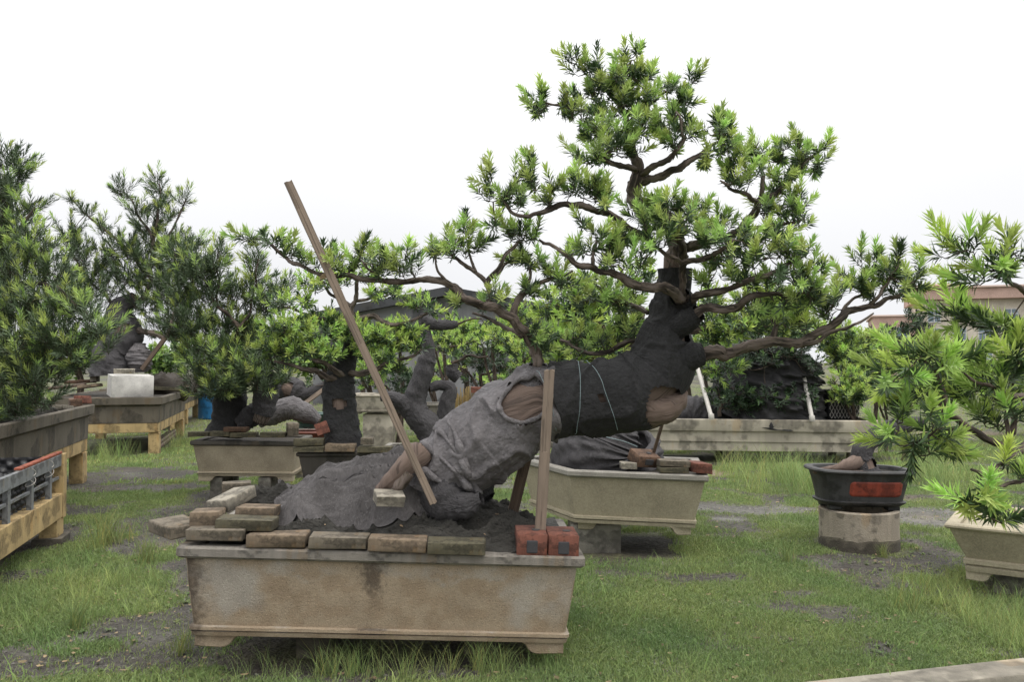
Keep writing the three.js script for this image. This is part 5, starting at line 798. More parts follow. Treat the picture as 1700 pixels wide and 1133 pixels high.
// ---------------------------------------------------------------- raised planters along the left aisle
const AISLE = 0.262;
function raisedPlanter(px, d, L, W, top, label, { mid = top - 0.1, low = 0.45, beam = 0.13, legs = [0.06, 0.5, 1], troughMat = M.concreteMossy, frameMat = M.ochre }) {
  const c = P(px, 600, d), t = thing('raised_planter', label, 'planter', V(c.x, 0, c.z), AISLE, 'raised concrete planters along the left aisle');
  const mid_ = (g) => g.translate(-W / 2, 0, L / 2), out = rrect(W / 2, L / 2, 0.008);
  mesh('trough', mid_(ringLoft(out, [[-0.055, low], [-0.05, mid - 0.03], [-0.004, mid], [0, top - 0.008], [-0.008, top], [-0.06, top], [-0.07, top - 0.03]])), troughMat, t);
  mesh('soil', mid_(ringLoft(out, [[-0.071, top - 0.05], [-0.072, top - 0.02]], false, true)), M.soil, t);
  const yb = low - beam / 2 - 0.003;
  mesh('beam', box(0.1, beam, L - 0.33, -0.11, yb, L / 2), frameMat, t); mesh('beam', box(0.1, beam, L - 0.33, -W + 0.11, yb, L / 2), frameMat, t);
  mesh('beam', box(W - 0.12, beam, 0.1, -W / 2, yb, L - 0.11), frameMat, t); mesh('beam', box(W - 0.12, beam, 0.1, -W / 2, yb, 0.11), frameMat, t);
  for (const f of legs) for (const x of [-0.125, -W + 0.125]) { const z = mix(0.18, L - 0.18, f); const hh = low - beam - 0.006; mesh('leg', box(0.14, hh + 0.03, 0.2, x, hh / 2 - 0.018, z, 0.01), frameMat, t); }
  const q = V(-W / 2, 0, L / 2).applyAxisAngle(V(0, 1, 0), AISLE).add(t.position); solids.push([q.x, q.z, W / 2 - 0.05, L / 2 - 0.05, AISLE]);
  return t;
}
raisedPlanter(337, 20, 4.3, 1.4, 0.80, 'farthest raised planter on the left, next to the blue barrel', { legs: [0, 0.6, 1] });
const pl3 = raisedPlanter(314, 14.9, 3.25, 1.5, 0.81, 'raised planter on ochre legs carrying the white foam block', { legs: [0, 1] });
const pl2 = raisedPlanter(159, 9.4, 3.5, 1.4, 0.83, 'mossy raised planter on the left behind the railed one', { low: 0.46, legs: [0, 0.55, 1] });
{ // the nearest planter, fenced with grey rails
  const c = P(112, 600, 6.25), L = 3.6, W = 1.3, t = thing('railed_planter', 'nearest planter on the left, ochre frame with grey rails', 'planter', V(c.x, 0, c.z), AISLE);
  mesh('beam', box(0.12, 0.18, L, -0.06, 0.26, L / 2, 0.01), M.ochre, t); mesh('beam', box(W - 0.122, 0.18, 0.12, -W / 2 - 0.06, 0.26, 0.06), M.ochre, t);
  mesh('corner_post', box(0.085, 0.47, 0.09, -0.035, 0.40, 0.04, 0.008), M.ochre, t); mesh('leg', box(0.12, 0.19, 0.18, -0.065, 0.075, 0.11), M.ochre, t); mesh('leg', box(0.12, 0.19, 0.18, -0.065, 0.075, 1.9), M.ochre, t);
  mesh('foot_slab', wornBox(0.2, 0.07, 0.26, 2, 0.004).translate(-0.065, 0.015, 0.11), M.concreteMossy, t);
  mesh('rail', box(0.03, 0.085, L - 0.09, -0.022, 0.590, L / 2 + 0.045, 0.004), M.railGrey, t).userData.label = 'grey top rail';
  mesh('rail', box(0.02, 0.022, L - 0.09, -0.03, 0.462, L / 2 + 0.045, 0.004), M.railGrey, t);
  mesh('edge_strip', box(0.04, 0.016, 1.0, -0.03, 0.6425, 0.56, 0.004), M.rust, t).userData.label = 'rusty red strip along the rail top';
  for (const z of [0.36, 0.80, 1.28, 1.76, 2.3, 2.9]) mesh('upright', box(0.034, 0.205, 0.05, -0.026, 0.448, z, 0.004), M.railGrey, t);
  for (const z of [0.36, 0.80]) { const pts = []; for (let i = 0; i <= 26; i++) { const a = i * 0.75; pts.push(V(-0.024 + 0.028 * Math.cos(a), 0.56 + (i - 13) * 0.004 + 0.05 * Math.sin(i * 0.4), z + 0.042 * Math.sin(a))); } string('wire_tie', pts, 0.0018, M.wire, t); }
  // dimpled black drainage sheet lining the planter
  const sheet = (fn, nu, nv) => { const pos = [], idx = []; for (let j = 0; j <= nv; j++) for (let i = 0; i <= nu; i++) pos.push(...fn(i / nu, j / nv)); for (let j = 0; j < nv; j++) for (let i = 0; i < nu; i++) { const a = j * (nu + 1) + i, b = a + nu + 1; idx.push(a, b, a + 1, a + 1, b, b + 1); } const g = new THREE.BufferGeometry(); g.setAttribute('position', new THREE.Float32BufferAttribute(pos, 3)); g.setIndex(idx); g.computeVertexNormals(); return g; };
  const dim = (u, v) => { const a = Math.sin(u * Math.PI / 0.045), b = Math.sin(v * Math.PI / 0.045); return 0.02 * Math.max(0, a * b) ** 0.6; };
  const bp = M.blackPlastic.clone(); bp.side = THREE.DoubleSide;
  mesh('drainage_sheet', sheet((u, v) => { const z = mix(0.1, L, u), y = mix(0.345, 0.60, v); return [-0.09 + dim(z, y), y, z]; }, 300, 26), bp, t);
  mesh('drainage_sheet', sheet((u, v) => { const z = mix(0.1, L, v), x = mix(-W, -0.1, u); return [x, 0.50 + dim(x, z), z]; }, 110, 300), bp, t);
  mesh('drainage_sheet', sheet((u, v) => { const x = mix(-W, -0.1, u), y = mix(0.35, 0.62, v); return [x, y, 0.11 + dim(x, y)]; }, 110, 26), bp, t);
  solids.push([c.x - 0.3, c.z + 1.7, 0.6, 1.7, AISLE]);
}
// the foam block and what lies in the planters
{
  const g = wornBox(0.56, 0.31, 0.5, 9, 0.022, 0.014, 12), o = mesh('foam_block', g, M.foam); o.position.copy(P(217, 640, 11.95)); o.rotation.set(0.05, 0.55, -0.04); tag(o, 'chipped white foam block standing in the raised planter', 'foam block');
  brick(207, 617, 11.78, 'greenish brick lying on the white foam block', { l: 0.25, h: 0.07, seed: 2, turn: 0.1, mat: M.brickPale });
  const R = rngOf(9), kinds = [[M.brickBrown, 'brown'], [M.brickMoss, 'mossy'], [M.brickGrey, 'grey'], [M.woodDark, 'dark wooden']];
  const lie = [[138, 664, 9.2, M.brickRed, 0.09, 0.09, 'upright red brick end on the corner of the mossy planter'], [126, 668, 9.15, M.brickBrown, 0.12, 0.08, 'brown brick beside the red one on the mossy planter'], [104, 678, 8.7, M.brickPale, 0.14, 0.04, 'pale chip near the edge of the mossy planter'], [72, 690, 8.4, M.brickGrey, 0.2, 0.05, 'grey slab lying in the mossy planter'], [150, 641, 12.6, M.brickTan, 0.3, 0.05, 'tan slab in the foam block planter, left of the netting'], [134, 634, 12.9, M.brickBrown, 0.45, 0.06, 'long brown slab at the back of the foam block planter'], [112, 642, 12.6, M.woodDark, 0.5, 0.04, 'dark board at the left of the foam block planter'], [158, 628, 12.9, M.brickPale, 0.09, 0.12, 'small pale stone standing near the wrapped trunk'], [275, 646, 13.2, M.brickMoss, 0.5, 0.06, 'mossy slab right of the foam block'], [296, 640, 13.8, M.brickGrey, 0.4, 0.05, 'grey slab at the right edge of the foam block planter'], [310, 629, 17, M.brickBrown, 0.5, 0.08, 'brown slab on the farthest planter'], [288, 625, 17, M.brickMoss, 0.6, 0.06, 'mossy slab on the farthest planter']];
  lie.forEach(([x, y, d, m, l, h, lab], i) => brick(x, y, d, lab, { l, h, w: 0.18, seed: i, turn: R() * 1.2 - 0.4, roll: (R() - 0.5) * 0.3, tip: (R() - 0.5) * 0.2, mat: m, group: 'rubble lying in the left planters', name: m === M.woodDark ? 'board' : 'stone', category: m === M.woodDark ? 'board' : 'stone' }));
  // boards stored under the planter
  for (let i = 0; i < 4; i++) bar('board', P(263, 736 + i * 3.4, 12.5).add(V(-0.05, 0, 0)), P(290, 716 + i * 3, 14.2).add(V(-0.05, 0, 0)), 0.16, 0.03, i % 2 ? M.woodDark : M.wood, ['topmost', 'second', 'third', 'lowest'][i] + ' board stored under the foam block planter', 'board', { seed: 30 + i, group: 'boards under the planter' });
  const ground = (name, pts, mat, label, fold) => { const t = mesh(name, wrapGeo(spineOf(pts), { fold, freq: 4, seed: 8, rings: 36, radial: 36 }).g, mat); return tag(t, label, 'netting'); };
  ground('shade_netting', [[246, 642, 6, 13.4], [262, 644, 20, 13.4], [288, 643, 20, 13.8], [318, 640, 12, 14.2], [330, 638, 3, 14.4]], std({ color: RGB(0.075, 0.062, 0.05), map: rep(clothMap, 2), bumpMap: rep(clothBump, 2), bumpScale: 0.02, side: THREE.DoubleSide }), 'brown netting heaped right of the foam block', 0.08);
  ground('shade_netting', [[-40, 722, 40, 7.6], [30, 706, 44, 7.9], [62, 698, 30, 8.2], [88, 690, 10, 8.4]], M.clothSoil, 'dark netting spread over the mossy planter', 0.08);
}
{ // barrel
  const t = thing('plastic_barrel', 'blue plastic barrel at the end of the left planters', 'barrel', V(P(352, 690, 19.2).x, 0, -19.2));
  const prof = [[0.27, 0], [0.285, 0.03], [0.285, 0.26], [0.295, 0.28], [0.285, 0.30], [0.285, 0.55], [0.295, 0.57], [0.285, 0.59], [0.28, 0.80], [0.26, 0.86], [0.25, 0.865], [0, 0.85]];
  mesh('drum', new THREE.LatheGeometry(prof.map(([r, y]) => new THREE.Vector2(r, y)), 32), M.barrel, t);
  mesh('lid_ring', new THREE.TorusGeometry(0.262, 0.014, 8, 32).rotateX(Math.PI / 2).translate(0, 0.862, 0), M.barrel, t);
}
// ---------------------------------------------------------------- trees of the left side
function surveyedTree(name, label, base, build) { const t = thing(name, label, 'tree', base), sh = t.position.clone(); build(t); t.children.forEach((o) => o.position.sub(sh)); return t; }
surveyedTree('bonsai_tree', 'tall feathery bonsai with a bulging wrapped foot behind the foam block', P(205, 625, 12.9), (t) => {
  const d = 12.9, r = wrappedTrunk(t, [[192, 622, 38, d], [190, 600, 34, d], [196, 580, 28, d], [208, 562, 25, d], [206, 545, 22, d], [198, 525, 20, d], [205, 508, 14, d], [225, 495, 9, d]], M.clothMid, { seed: 22, fold: 0.05, freq: 6, rings: 50, radial: 40, holes: [[0.55, 0.2, 0.05, 0.5]] });
  mesh('cloth_wrap', wrapGeo(spineOf([[232, 570, 8, d - 0.1], [232, 588, 16, d - 0.1], [232, 604, 18, d - 0.1], [232, 618, 12, d - 0.1]]), { fold: 0.05, freq: 7, seed: 3, rings: 30, radial: 26 }).g, M.clothGrey, t);
  growTree(t, { style: 'feather', seed: 23, density: 1.2, slim: 0.6, roots: r.slice(5), limbMat: M.bark, k: 1.55, depthR: 0.9,
    limbs: [[[215, 553, 8, d], [245, 552, 8, d - 0.1], [275, 560, 7, d - 0.2], [285, 535, 5, d - 0.2], [290, 510, 3, d - 0.2]], [[215, 500, 9, d], [240, 495, 7, d], [252, 470, 7, d], [254, 430, 6, d], [255, 395, 5, d], [262, 350, 3, d], [265, 305, 2, d]], [[250, 460, 5, d], [225, 430, 4, d], [190, 395, 4, d], [160, 370, 3, d], [115, 325, 2, d]], [[200, 515, 6, d], [175, 490, 4, d], [145, 460, 3, d], [115, 420, 2, d]], [[255, 420, 4, d], [285, 385, 3, d], [310, 330, 2, d]], [[254, 400, 4, d], [230, 360, 3, d], [205, 318, 2, d]], [[252, 470, 5, d], [290, 440, 4, d], [320, 400, 2, d]]],
    pads: [[120, 330, 12, 7, d], [145, 352, 15, 9, d], [172, 378, 16, 10, d], [205, 318, 16, 16, d], [232, 345, 18, 16, d], [262, 308, 14, 16, d], [268, 335, 12, 14, d], [305, 330, 15, 10, d], [282, 352, 16, 13, d], [250, 375, 26, 20, d], [112, 385, 16, 18, d], [125, 410, 22, 24, d], [160, 430, 30, 24, d], [200, 410, 30, 22, d], [240, 420, 32, 26, d], [285, 405, 26, 24, d], [320, 405, 18, 18, d], [130, 460, 30, 26, d], [175, 475, 32, 24, d], [220, 465, 32, 24, d], [265, 460, 32, 28, d], [150, 500, 28, 18, d], [240, 505, 30, 18, d], [285, 505, 28, 24, d], [265, 545, 24, 18, d], [310, 450, 24, 26, d], [115, 500, 24, 24, d], [300, 560, 20, 16, d]] });
});
bar('wooden_stake', P(236, 614, 12.6), P(276, 560, 12.7), 0.06, 0.05, M.woodDark, 'dark stake propping the branch behind the foam block', 'stake', { seed: 5 });
surveyedTree('bonsai_tree', 'dense green feathery bonsai filling the left edge of the yard', P(-70, 715, 7.7), (t) => {
  const d = 7.4; mesh('trunk', tube(spineOf([[-70, 720, 50, 7.7], [-60, 660, 40, 7.6], [-40, 590, 34, 7.5], [-20, 520, 26, d], [0, 440, 18, d], [10, 360, 12, d], [10, 290, 6, d]]), { radial: 14, sub: 6, lump: 0.3, freq: 7 }), M.barkDark, t);
  growTree(t, { style: 'feather', seed: 61, density: 1.65, slim: 0.6, limbMat: M.barkDark, k: 1.05, roots: [P(-20, 520, d), P(0, 440, d), P(10, 360, d), P(-40, 590, d), P(10, 300, d)],
    limbs: [[[-30, 590, 12, 7.4], [30, 620, 9, 7.0], [75, 625, 7, 6.8], [100, 600, 5, 6.7], [115, 570, 3, 6.7]], [[-10, 480, 10, 7.3], [50, 470, 7, 6.9], [100, 480, 5, 6.7], [145, 520, 3, 6.6]], [[5, 400, 8, 7.3], [40, 370, 5, 7.1], [60, 345, 3, 7.1]]],
    pads: [[5, 262, 14, 20, 7.4], [22, 275, 16, 20, 7.4], [38, 290, 12, 14, 7.4], [15, 310, 26, 20, 7.3], [55, 340, 16, 12, 7.2], [20, 360, 28, 24, 7.3], [45, 395, 28, 24, 7.1], [0, 410, 30, 30, 7.3], [70, 420, 26, 22, 7.0], [30, 450, 44, 30, 7.0], [90, 455, 28, 24, 6.9], [10, 510, 44, 32, 6.9], [65, 510, 44, 34, 6.8], [115, 500, 26, 26, 6.7], [145, 520, 24, 20, 6.6], [40, 570, 48, 32, 6.7], [100, 560, 40, 28, 6.6], [155, 550, 26, 18, 6.6], [10, 620, 44, 32, 6.8], [70, 620, 44, 26, 6.7], [125, 595, 26, 20, 6.6], [20, 670, 40, 26, 6.9], [60, 660, 34, 20, 6.8], [170, 545, 16, 12, 6.5], [-40, 560, 50, 60, 7.0], [-40, 430, 40, 60, 7.2], [185, 570, 12, 9, 6.5], [-20, 690, 40, 20, 7.0]] });
});
// ---------------------------------------------------------------- the rows behind, seen through the gap in the middle
surveyedTree('bonsai_tree', 'forked trunk wound in grey netting behind the long pole', P(715, 745, 9.0), (t) => {
  const d = 9.0, q = (l, o) => wrappedTrunk(t, l, M.clothMid, { fold: 0.02, freq: 14, rings: 36, radial: 24, ...o });
  q([[735, 745, 26, d], [712, 712, 22, d], [692, 688, 20, d], [690, 660, 16, d], [700, 630, 15, d], [708, 600, 13, d], [712, 585, 9, d], [705, 545, 8, d], [702, 520, 7, d]], { seed: 41, rings: 60 });
  q([[690, 690, 16, d], [670, 672, 13, d - 0.05], [650, 660, 9, d - 0.1], [632, 662, 4, d - 0.1]], { seed: 42 });
  q([[730, 740, 16, d + 0.1], [738, 705, 13, d + 0.1], [742, 670, 12, d + 0.1], [748, 645, 9, d + 0.1], [730, 640, 7, d + 0.1], [712, 645, 6, d + 0.05]], { seed: 43 });
  q([[762, 628, 9, d + 0.3], [752, 620, 10, d + 0.3], [750, 605, 8, d + 0.3]], { seed: 44, rings: 20 });
  q([[702, 532, 10, d], [720, 538, 9, d], [745, 540, 7, d], [760, 538, 4, d]], { seed: 45, rings: 26 });
  growTree(t, { style: 'dark', seed: 46, density: 0.25, k: 1.1, roots: [P(750, 605, 9.3), P(702, 540, 9), P(745, 540, 9)], limbMat: M.barkDark, limbs: [[[745, 540, 3, d], [775, 532, 2, d], [800, 530, 1.5, d]], [[750, 604, 4, 9.3], [780, 590, 3, 9.3], [810, 592, 2, 9.3]]], pads: [[770, 530, 30, 6, d], [800, 534, 20, 6, d], [770, 590, 36, 12, 9.3], [810, 600, 30, 10, 9.3]] });
});
pot({ label: 'low pale pot behind the trough, under the forked trunk', pos: V(P(735, 770, 9).x, 0.1, -9.1), outline: rrect(0.62, 0.3, 0.015), h: 0.30, rim: 0.035, rimOut: 0.02, taper: 0.04, body: M.concrete, rimMat: M.rimGrey, foot: 0.03, footAt: [[-0.56, 0.2, 1], [0.56, 0.2, -1]], footW: 0.12, ledge: 0.03 });
{ const o = mesh('concrete_block', wornBox(0.7, 0.13, 0.4, 8, 0.004), M.concreteGrey); o.position.set(P(735, 770, 9).x, 0.045, -9.1); tag(o, 'grey block under the low pale pot of the forked trunk', 'block'); }
function pedestalPot(px, topY, d, hw, h, label, mat, pedW) {
  const c = P(px, topY, d), t = pot({ label, pos: V(c.x, c.y - h, c.z - 0.3), outline: rrect(hw, 0.3, 0.012), h, rim: 0.04, rimOut: 0.02, taper: 0.03, body: mat, rimMat: mat, foot: 0.02, footAt: [[-hw + 0.06, 0.2, 1], [hw - 0.06, 0.2, -1]], footW: 0.1, ledge: 0.03 });
  const ph = c.y - h + 0.003, o = mesh('concrete_pedestal', wornBox(pedW, ph, 0.4, px, 0.005, 0.01, 4), M.concretePale); o.position.set(c.x + 0.06, ph / 2 - 0.01, c.z - 0.3); tag(o, `pale pedestal under the ${label}`, 'pedestal'); solids.push([c.x, c.z - 0.3, hw, 0.3, 0]); return t;
}
pedestalPot(618, 655, 12, 0.30, 0.28, 'pale square pot right of the straight wrapped trunk', M.concretePale, 0.42);
pedestalPot(712, 671, 13, 0.34, 0.25, 'greyish pot between the prongs of the forked trunk', M.concreteGrey, 0.4);
pedestalPot(800, 676, 14, 0.40, 0.22, 'grey pot behind the straw bundle', M.concreteGrey, 0.5);
{ // green and red pots with a wrapped trunk, far left of centre
  const gp = pot({ label: 'small green glazed pot between the beige and the dark pot', pos: V(P(520, 690, 11).x, 0.44, -11), outline: oval(0.24, 0.18, 32, 0.8), h: 0.2, rim: 0.03, rimOut: 0.02, taper: 0.06, body: std({ color: RGB(0.045, 0.085, 0.075), roughness: 0.35, map: rep(grainMap, 3) }), rimMat: std({ color: RGB(0.06, 0.11, 0.10), roughness: 0.35 }), foot: 0.02, footAt: [[-0.15, 0.05, 1], [0.15, 0.05, -1]], footW: 0.07, ledge: 0.03 });
  const gb = mesh('concrete_pedestal', wornBox(0.3, 0.45, 0.3, 5, 0.004), M.concreteGrey); gb.position.set(gp.position.x, 0.22, -11); tag(gb, 'grey pedestal under the small green pot', 'pedestal');
  const rp = pot({ label: 'small red clay pot left of the straight wrapped trunk', pos: V(P(515, 722, 9.6).x, 0.30, -9.6), outline: oval(0.22, 0.17, 32, 0.8), h: 0.22, rim: 0.03, rimOut: 0.02, taper: 0.05, body: std({ color: RGB(0.23, 0.055, 0.035), roughness: 0.6, map: rep(weatherMap, 2) }), rimMat: std({ color: RGB(0.16, 0.05, 0.035), roughness: 0.6 }), foot: 0.02, footAt: [[-0.13, 0.05, 1], [0.13, 0.05, -1]], footW: 0.07, ledge: 0.03 });
  const rb = mesh('concrete_pedestal', wornBox(0.3, 0.31, 0.3, 3, 0.004), M.concreteGrey); rb.position.set(rp.position.x, 0.15, -9.6); tag(rb, 'grey pedestal under the small red clay pot', 'pedestal');
  surveyedTree('bonsai_tree', 'low sprawling trunk in grey netting behind the beige pot', P(500, 690, 9.6), (t) => {
    wrappedTrunk(t, [[530, 700, 8, 9.6], [505, 685, 16, 9.6], [480, 678, 18, 9.6], [455, 688, 16, 9.6], [430, 700, 10, 9.6]], M.clothGrey, { seed: 71 });
    wrappedTrunk(t, [[455, 655, 14, 10.4], [475, 645, 20, 10.4], [492, 650, 18, 10.4], [510, 655, 10, 10.4], [540, 640, 7, 10.4]], M.clothMid, { seed: 72, holes: [[0.35, 0, 0.1, 0.6]], core: M.deadWood });
    growTree(t, { style: 'dark', seed: 73, density: 0.3, k: 1.1, roots: [P(480, 645, 10.4), P(540, 640, 10.4)], limbMat: M.barkDark, pads: [[520, 632, 30, 10, 10.4], [470, 630, 26, 10, 10.4]] });
  });
  bar('wooden_stake', P(480, 690, 10.0), P(540, 645, 10.2), 0.05, 0.04, M.wood, 'slanting stake behind the small green pot', 'stake', { seed: 17 });
}
{ // straw bundle
  const t = thing('straw_bundle', 'row of straw coloured stems standing behind the forked trunk', 'straw', V(P(790, 690, 12.5).x, 0, -12.5)), R = rngOf(4), gs = [];
  for (let i = 0; i < 170; i++) { const x = (R() - 0.5) * 0.85, z = (R() - 0.5) * 0.3, h = 0.75 + 0.2 * R(); gs.push(tube([{ p: V(x, 0.3, z), r: 0.008 }, { p: V(x + (R() - 0.5) * 0.05, h, z), r: 0.006 }], { radial: 5, sub: 1 })); }
  mesh('stems', mergeGeometries(gs), std({ color: RGB(0.42, 0.31, 0.13), map: rep(woodMap, 8, 2) }), t).userData.kind = 'stuff';
  mesh('frame', box(0.95, 0.32, 0.4, 0, 0.15, 0), M.concreteGrey, t);
  brick(792, 648, 12.4, 'red brick on top of the straw bundle', { l: 0.18, h: 0.09, seed: 1, mat: M.brickRed }); brick(815, 650, 12.4, 'dark green block on top of the straw bundle', { l: 0.14, h: 0.12, seed: 2, mat: M.brickMoss });
}
// shrubs and trees farther back: [px, py, rx, ry, d, style, density]
function backTree(label, x, y, rx, ry, d, style, dens, k, seed, name = 'background_tree', group = 'trees behind the yard') {
  const b = G(x, 600 + CAM_H * F / d), t = thing(name, label, name === 'background_tree' ? 'tree' : 'shrub', b, 0, group), sh = b.clone(), R = rngOf(seed), pads = [], n = Math.max(3, Math.round(rx * ry / 120));
  for (let i = 0; i < n; i++) { const a = R() * 6.28, q = Math.sqrt(R()); pads.push([x + Math.cos(a) * rx * q * 0.8, y + Math.sin(a) * ry * q * 0.8, rx * (0.25 + 0.2 * R()), ry * (0.22 + 0.2 * R()), d + (R() - 0.5) * rx * d / F * 1.1]); }
  const gy = 600 + CAM_H * F / d, tr = [[x, gy, Math.max(3, rx * 0.09), d], [x + rx * 0.08, mix(gy, y, 0.5), Math.max(2.5, rx * 0.07), d], [x - rx * 0.05, y + ry * 0.3, Math.max(2, rx * 0.05), d], [x, y - ry * 0.3, 1.5, d]];
  mesh('trunk', tube(spineOf(tr), { radial: 8, sub: 4, lump: 0.3, freq: 6, seed }), M.barkDark, t);
  growTree(t, { style, seed, density: dens * 3, k, pads, limbMat: M.barkDark, roots: spineOf(tr).map((q) => q.p).slice(1), limbs: [[tr[1], [x - rx * 0.4, y + ry * 0.1, 2, d], [x - rx * 0.7, y - ry * 0.2, 1, d]], [tr[2], [x + rx * 0.4, y, 2, d], [x + rx * 0.75, y - ry * 0.25, 1, d]]] });
  t.children.forEach((o) => o.position.sub(sh));
}
[
  ['pale green shrub left of the shed, beyond the blue barrel', 285, 600, 55, 36, 24, 'bush', 0.16, 2.4, 301, 'shrub', 'low shrubs at the back'],
  ['green shrub behind the feathery twin trunks', 340, 590, 40, 34, 26, 'bush', 0.14, 2.6, 302, 'shrub', 'low shrubs at the back'],
  ['light green tree behind the twin trunked bonsai', 430, 580, 60, 44, 20, 'bush', 0.16, 2.2, 303],
  ['tree behind the straight wrapped trunk', 540, 590, 70, 40, 20, 'bush', 0.16, 2.2, 304],
  ['bright green shrub below the shed wall, left', 740, 575, 50, 24, 13, 'far', 0.34, 1.5, 305, 'shrub', 'low shrubs at the back'],
  ['bright green shrub below the shed wall, right', 820, 570, 50, 24, 13, 'far', 0.34, 1.5, 306, 'shrub', 'low shrubs at the back'],
  ['twiggy grey green shrub above the straw bundle', 800, 615, 60, 24, 13.5, 'dark', 0.3, 1.5, 307, 'shrub', 'low shrubs at the back'],
  ['twiggy shrub left of the forked trunk', 660, 640, 46, 24, 12.5, 'dark', 0.34, 1.4, 308, 'shrub', 'low shrubs at the back'],
  ['green shrub left of the leaning trunk\'s branch', 870, 590, 34, 34, 12.5, 'far', 0.4, 1.4, 309, 'shrub', 'low shrubs at the back'],
  ['shrub behind the leaning trunk, at left', 900, 640, 34, 28, 14, 'dark', 0.34, 1.5, 310, 'shrub', 'low shrubs at the back'],
  ['round crowned tree right of the netting mound', 1400, 570, 56, 44, 12.2, 'far', 0.40, 1.35, 311],
  ['bushy tree right of the white pipes', 1415, 640, 46, 38, 11.2, 'far', 0.40, 1.3, 312],
  ['tree behind the netting mound', 1260, 560, 80, 34, 13.5, 'far', 0.32, 1.5, 313],
  ['tree at the right behind the large pale shoots', 1560, 620, 70, 50, 13, 'far', 0.32, 1.5, 314],
  ['small tree in front of the pink building', 1500, 545, 40, 30, 16, 'dark', 0.36, 1.7, 315],
  ['farthest tree at the right edge', 1680, 640, 60, 50, 15, 'far', 0.3, 1.6, 316],
  ['tree behind the level part of the leaning trunk', 1030, 590, 60, 40, 15, 'far', 0.28, 1.7, 317],
  ['tree behind the upright part of the leaning trunk', 1140, 600, 60, 36, 14.5, 'far', 0.28, 1.7, 318],
  ['green tree between the left planters and the feathery bonsai', 130, 590, 70, 40, 24, 'bush', 0.14, 2.5, 319],
  ['green shrub at the far left', 30, 600, 80, 40, 24, 'bush', 0.14, 2.5, 320],
  ['dark tree left of the shed roof', 600, 560, 50, 40, 22, 'dark', 0.2, 2.3, 321],
  ['bright bushy tree in front of the shed, left of the gable', 665, 560, 46, 30, 15, 'far', 0.6, 1.7, 331],
  ['bright bushy tree in front of the shed gable', 770, 560, 60, 26, 16, 'far', 0.6, 1.8, 332],
  ['bright bushy tree in front of the shed, right of the gable', 865, 545, 50, 34, 16, 'far', 0.6, 1.8, 333],
  ['leafy shrub behind the pale square pot', 615, 620, 50, 26, 14, 'far', 0.34, 1.6, 334, 'shrub', 'low shrubs at the back'],
  ['leafy shrub behind the straw bundle', 840, 630, 46, 22, 15, 'far', 0.34, 1.7, 335, 'shrub', 'low shrubs at the back'],
  ['leafy shrub between the prongs of the forked trunk', 720, 625, 46, 24, 14.5, 'far', 0.34, 1.6, 336, 'shrub', 'low shrubs at the back'],
  ['leafy tree left of the netting mound', 1170, 580, 46, 46, 12.8, 'far', 0.36, 1.5, 337],
  ['leafy tree above the wire basket', 1450, 590, 50, 44, 14, 'far', 0.36, 1.6, 338],
  ['leafy shrub right of the wire basket', 1500, 660, 50, 30, 11, 'far', 0.36, 1.3, 339, 'shrub', 'low shrubs at the back'],
  ['low dark shrub under the right branch', 1470, 660, 36, 26, 12, 'dark', 0.36, 1.4, 322, 'shrub', 'low shrubs at the back'],
].forEach((a) => backTree(...a));
// ---------------------------------------------------------------- shed and building
{
  const d = 26, X = (px) => P(px, 600, d).x, Y = (py) => P(745, py, d).y, zf = -d, t = thing('shed', 'grey shed with a dark low gable roof behind the bonsai rows', 'building', V(X(745), 0, zf));
  const roofM = std({ color: RGB(0.060, 0.064, 0.070), map: rep(weatherMap, 0.25), roughness: 0.7 }), wallM = std({ color: RGB(0.26, 0.265, 0.275), map: rep(weatherMap, 0.2) }), panelM = std({ color: RGB(0.62, 0.64, 0.66), map: rep(weatherMap, 0.3) });
  const dep = 9, px0 = 520, px1 = 985, xl = X(px0) - X(745), xr = X(px1) - X(745), ye = Y(530), yr = Y(486);
  const sh = new THREE.Shape(); sh.moveTo(xl, 0); sh.lineTo(xr, 0); sh.lineTo(xr, ye); sh.lineTo(0, yr - 0.12); sh.lineTo(xl, ye); sh.closePath();
  mesh('wall', metreUV(new THREE.ExtrudeGeometry(sh, { depth: dep, bevelEnabled: false }).translate(0, 0, -dep)), wallM, t);
  for (const [x0, x1] of [[xl - 0.4, 0], [0, xr + 0.4]]) {
    const s = new THREE.Shape(), y0 = x0 < 0 ? ye - 0.06 : yr, y1 = x0 < 0 ? yr : ye - 0.06; s.moveTo(x0, y0 - 0.10); s.lineTo(x1, y1 - 0.10); s.lineTo(x1, y1 + 0.16); s.lineTo(x0, y0 + 0.16); s.closePath();
    mesh('roof', metreUV(new THREE.ExtrudeGeometry(s, { depth: dep + 0.8, bevelEnabled: false }).translate(0, 0, -dep - 0.4)), roofM, t);
  }
  for (let i = 0; i < 9; i++) mesh('wall_panel', box((X(745) - X(738)) * 5.2, Y(532) - Y(575), 0.05, X(640 + i * 36) - X(745), (Y(532) + Y(575)) / 2 - 0.05, 0.03), i > 2 && i < 6 ? panelM : wallM, t);
}
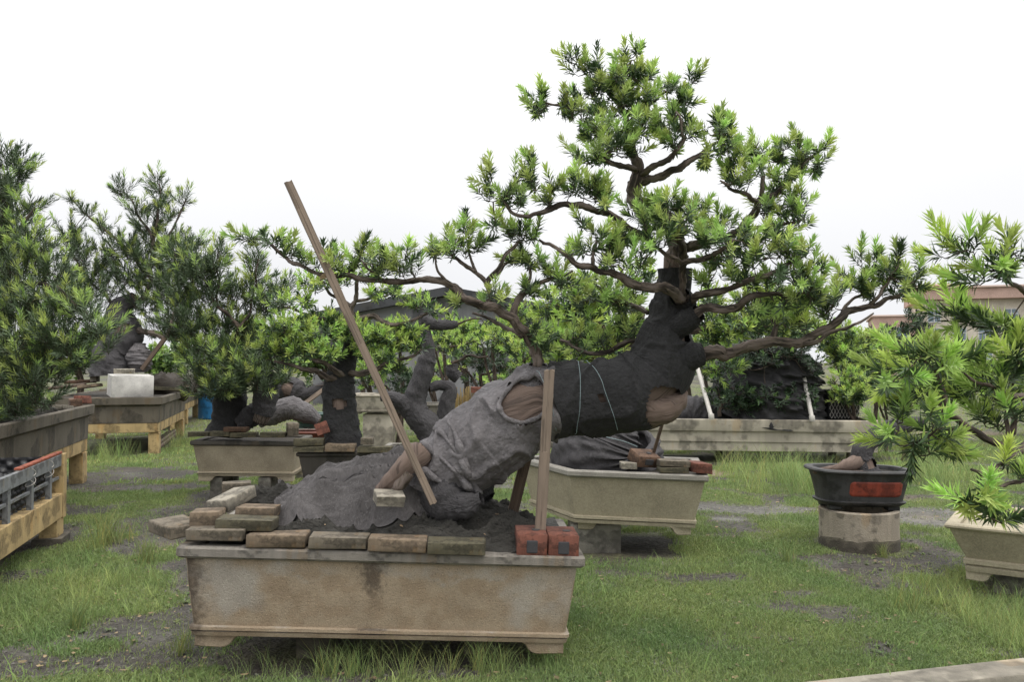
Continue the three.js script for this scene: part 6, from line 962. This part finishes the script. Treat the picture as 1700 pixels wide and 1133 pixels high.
{
  const d = 62, base = P(1600, 600, d), t = thing('office_building', 'pink and cream building with blue grey windows at the right', 'building', V(base.x, 0, -d), -0.36), K = d / F, X = (px) => (px - 1600) * K, Y = (py) => CAM_H + (611 - py) * K;
  const pink = std({ color: RGB(0.60, 0.42, 0.36), map: rep(grainMap, 0.3) }), cream = std({ color: RGB(0.70, 0.64, 0.55), map: rep(grainMap, 0.3) }), trim = std({ color: RGB(0.58, 0.45, 0.39) }), glass = std({ color: RGB(0.16, 0.21, 0.25), roughness: 0.15 }), frame = std({ color: RGB(0.6, 0.6, 0.6) });
  mesh('wall', box(X(1800) - X(1535), Y(508), 10, (X(1800) + X(1535)) / 2, Y(508) / 2, -5.5, 0.02), cream, t).userData.label = 'cream main wall';
  mesh('parapet', box(X(1800) - X(1528), Y(490) - Y(508), 11, (X(1800) + X(1528)) / 2, (Y(490) + Y(508)) / 2 + 0.01, -5.3, 0.02), pink, t);
  mesh('cornice', box(X(1800) - X(1524), 0.14, 11.4, (X(1800) + X(1524)) / 2, Y(490) + 0.09, -5.3, 0.02), trim, t);
  mesh('stair_tower', box(X(1606) - X(1545), Y(482) - Y(491) + 0.1, 4, (X(1606) + X(1545)) / 2, (Y(482) + Y(491)) / 2 + 0.10, -5, 0.02), pink, t); mesh('tower_cap', box(X(1612) - X(1540), 0.14, 4.5, (X(1612) + X(1540)) / 2, Y(482) + 0.2, -5, 0.02), trim, t);
  mesh('wing', box(X(1535) - X(1462), Y(535), 9, (X(1535) + X(1462)) / 2 - 0.01, Y(535) / 2, -4.6, 0.02), pink, t).userData.label = 'pink side wing'; mesh('cornice', box(X(1535) - X(1458), 0.14, 9.3, (X(1535) + X(1458)) / 2, Y(535) + 0.07, -4.6, 0.02), trim, t);
  for (const py of [535, 566, 598]) for (const px of [1557, 1595, 1633, 1671, 1710]) { const w = mesh('window', box(0.86, 0.86, 0.06, X(px), Y(py), -0.49, 0.01), glass, t); for (const x of [-0.43, 0, 0.43]) mesh('window_frame', box(0.06, 0.9, 0.1, X(px) + x, Y(py), -0.48, 0.01), frame, w); for (const y of [-0.45, 0.1, 0.45]) mesh('window_frame', box(0.92, 0.06, 0.09, X(px), Y(py) + y, -0.478, 0.01), frame, w); }
  for (const py of [562]) for (const px of [1480, 1508]) { const w = mesh('window', box(0.8, 0.8, 0.06, X(px), Y(py), -0.09, 0.01), glass, t); for (const x of [-0.4, 0, 0.4]) mesh('window_frame', box(0.06, 0.84, 0.1, X(px) + x, Y(py), -0.08, 0.01), frame, w); }
  mesh('aerial', tube([{ p: V(X(1633), Y(490), -3), r: 0.03 }, { p: V(X(1633), Y(474), -3), r: 0.02 }], { radial: 6, sub: 1 }), M.railGrey, t);
}

plantGrass();
renderer.render(scene, camera);
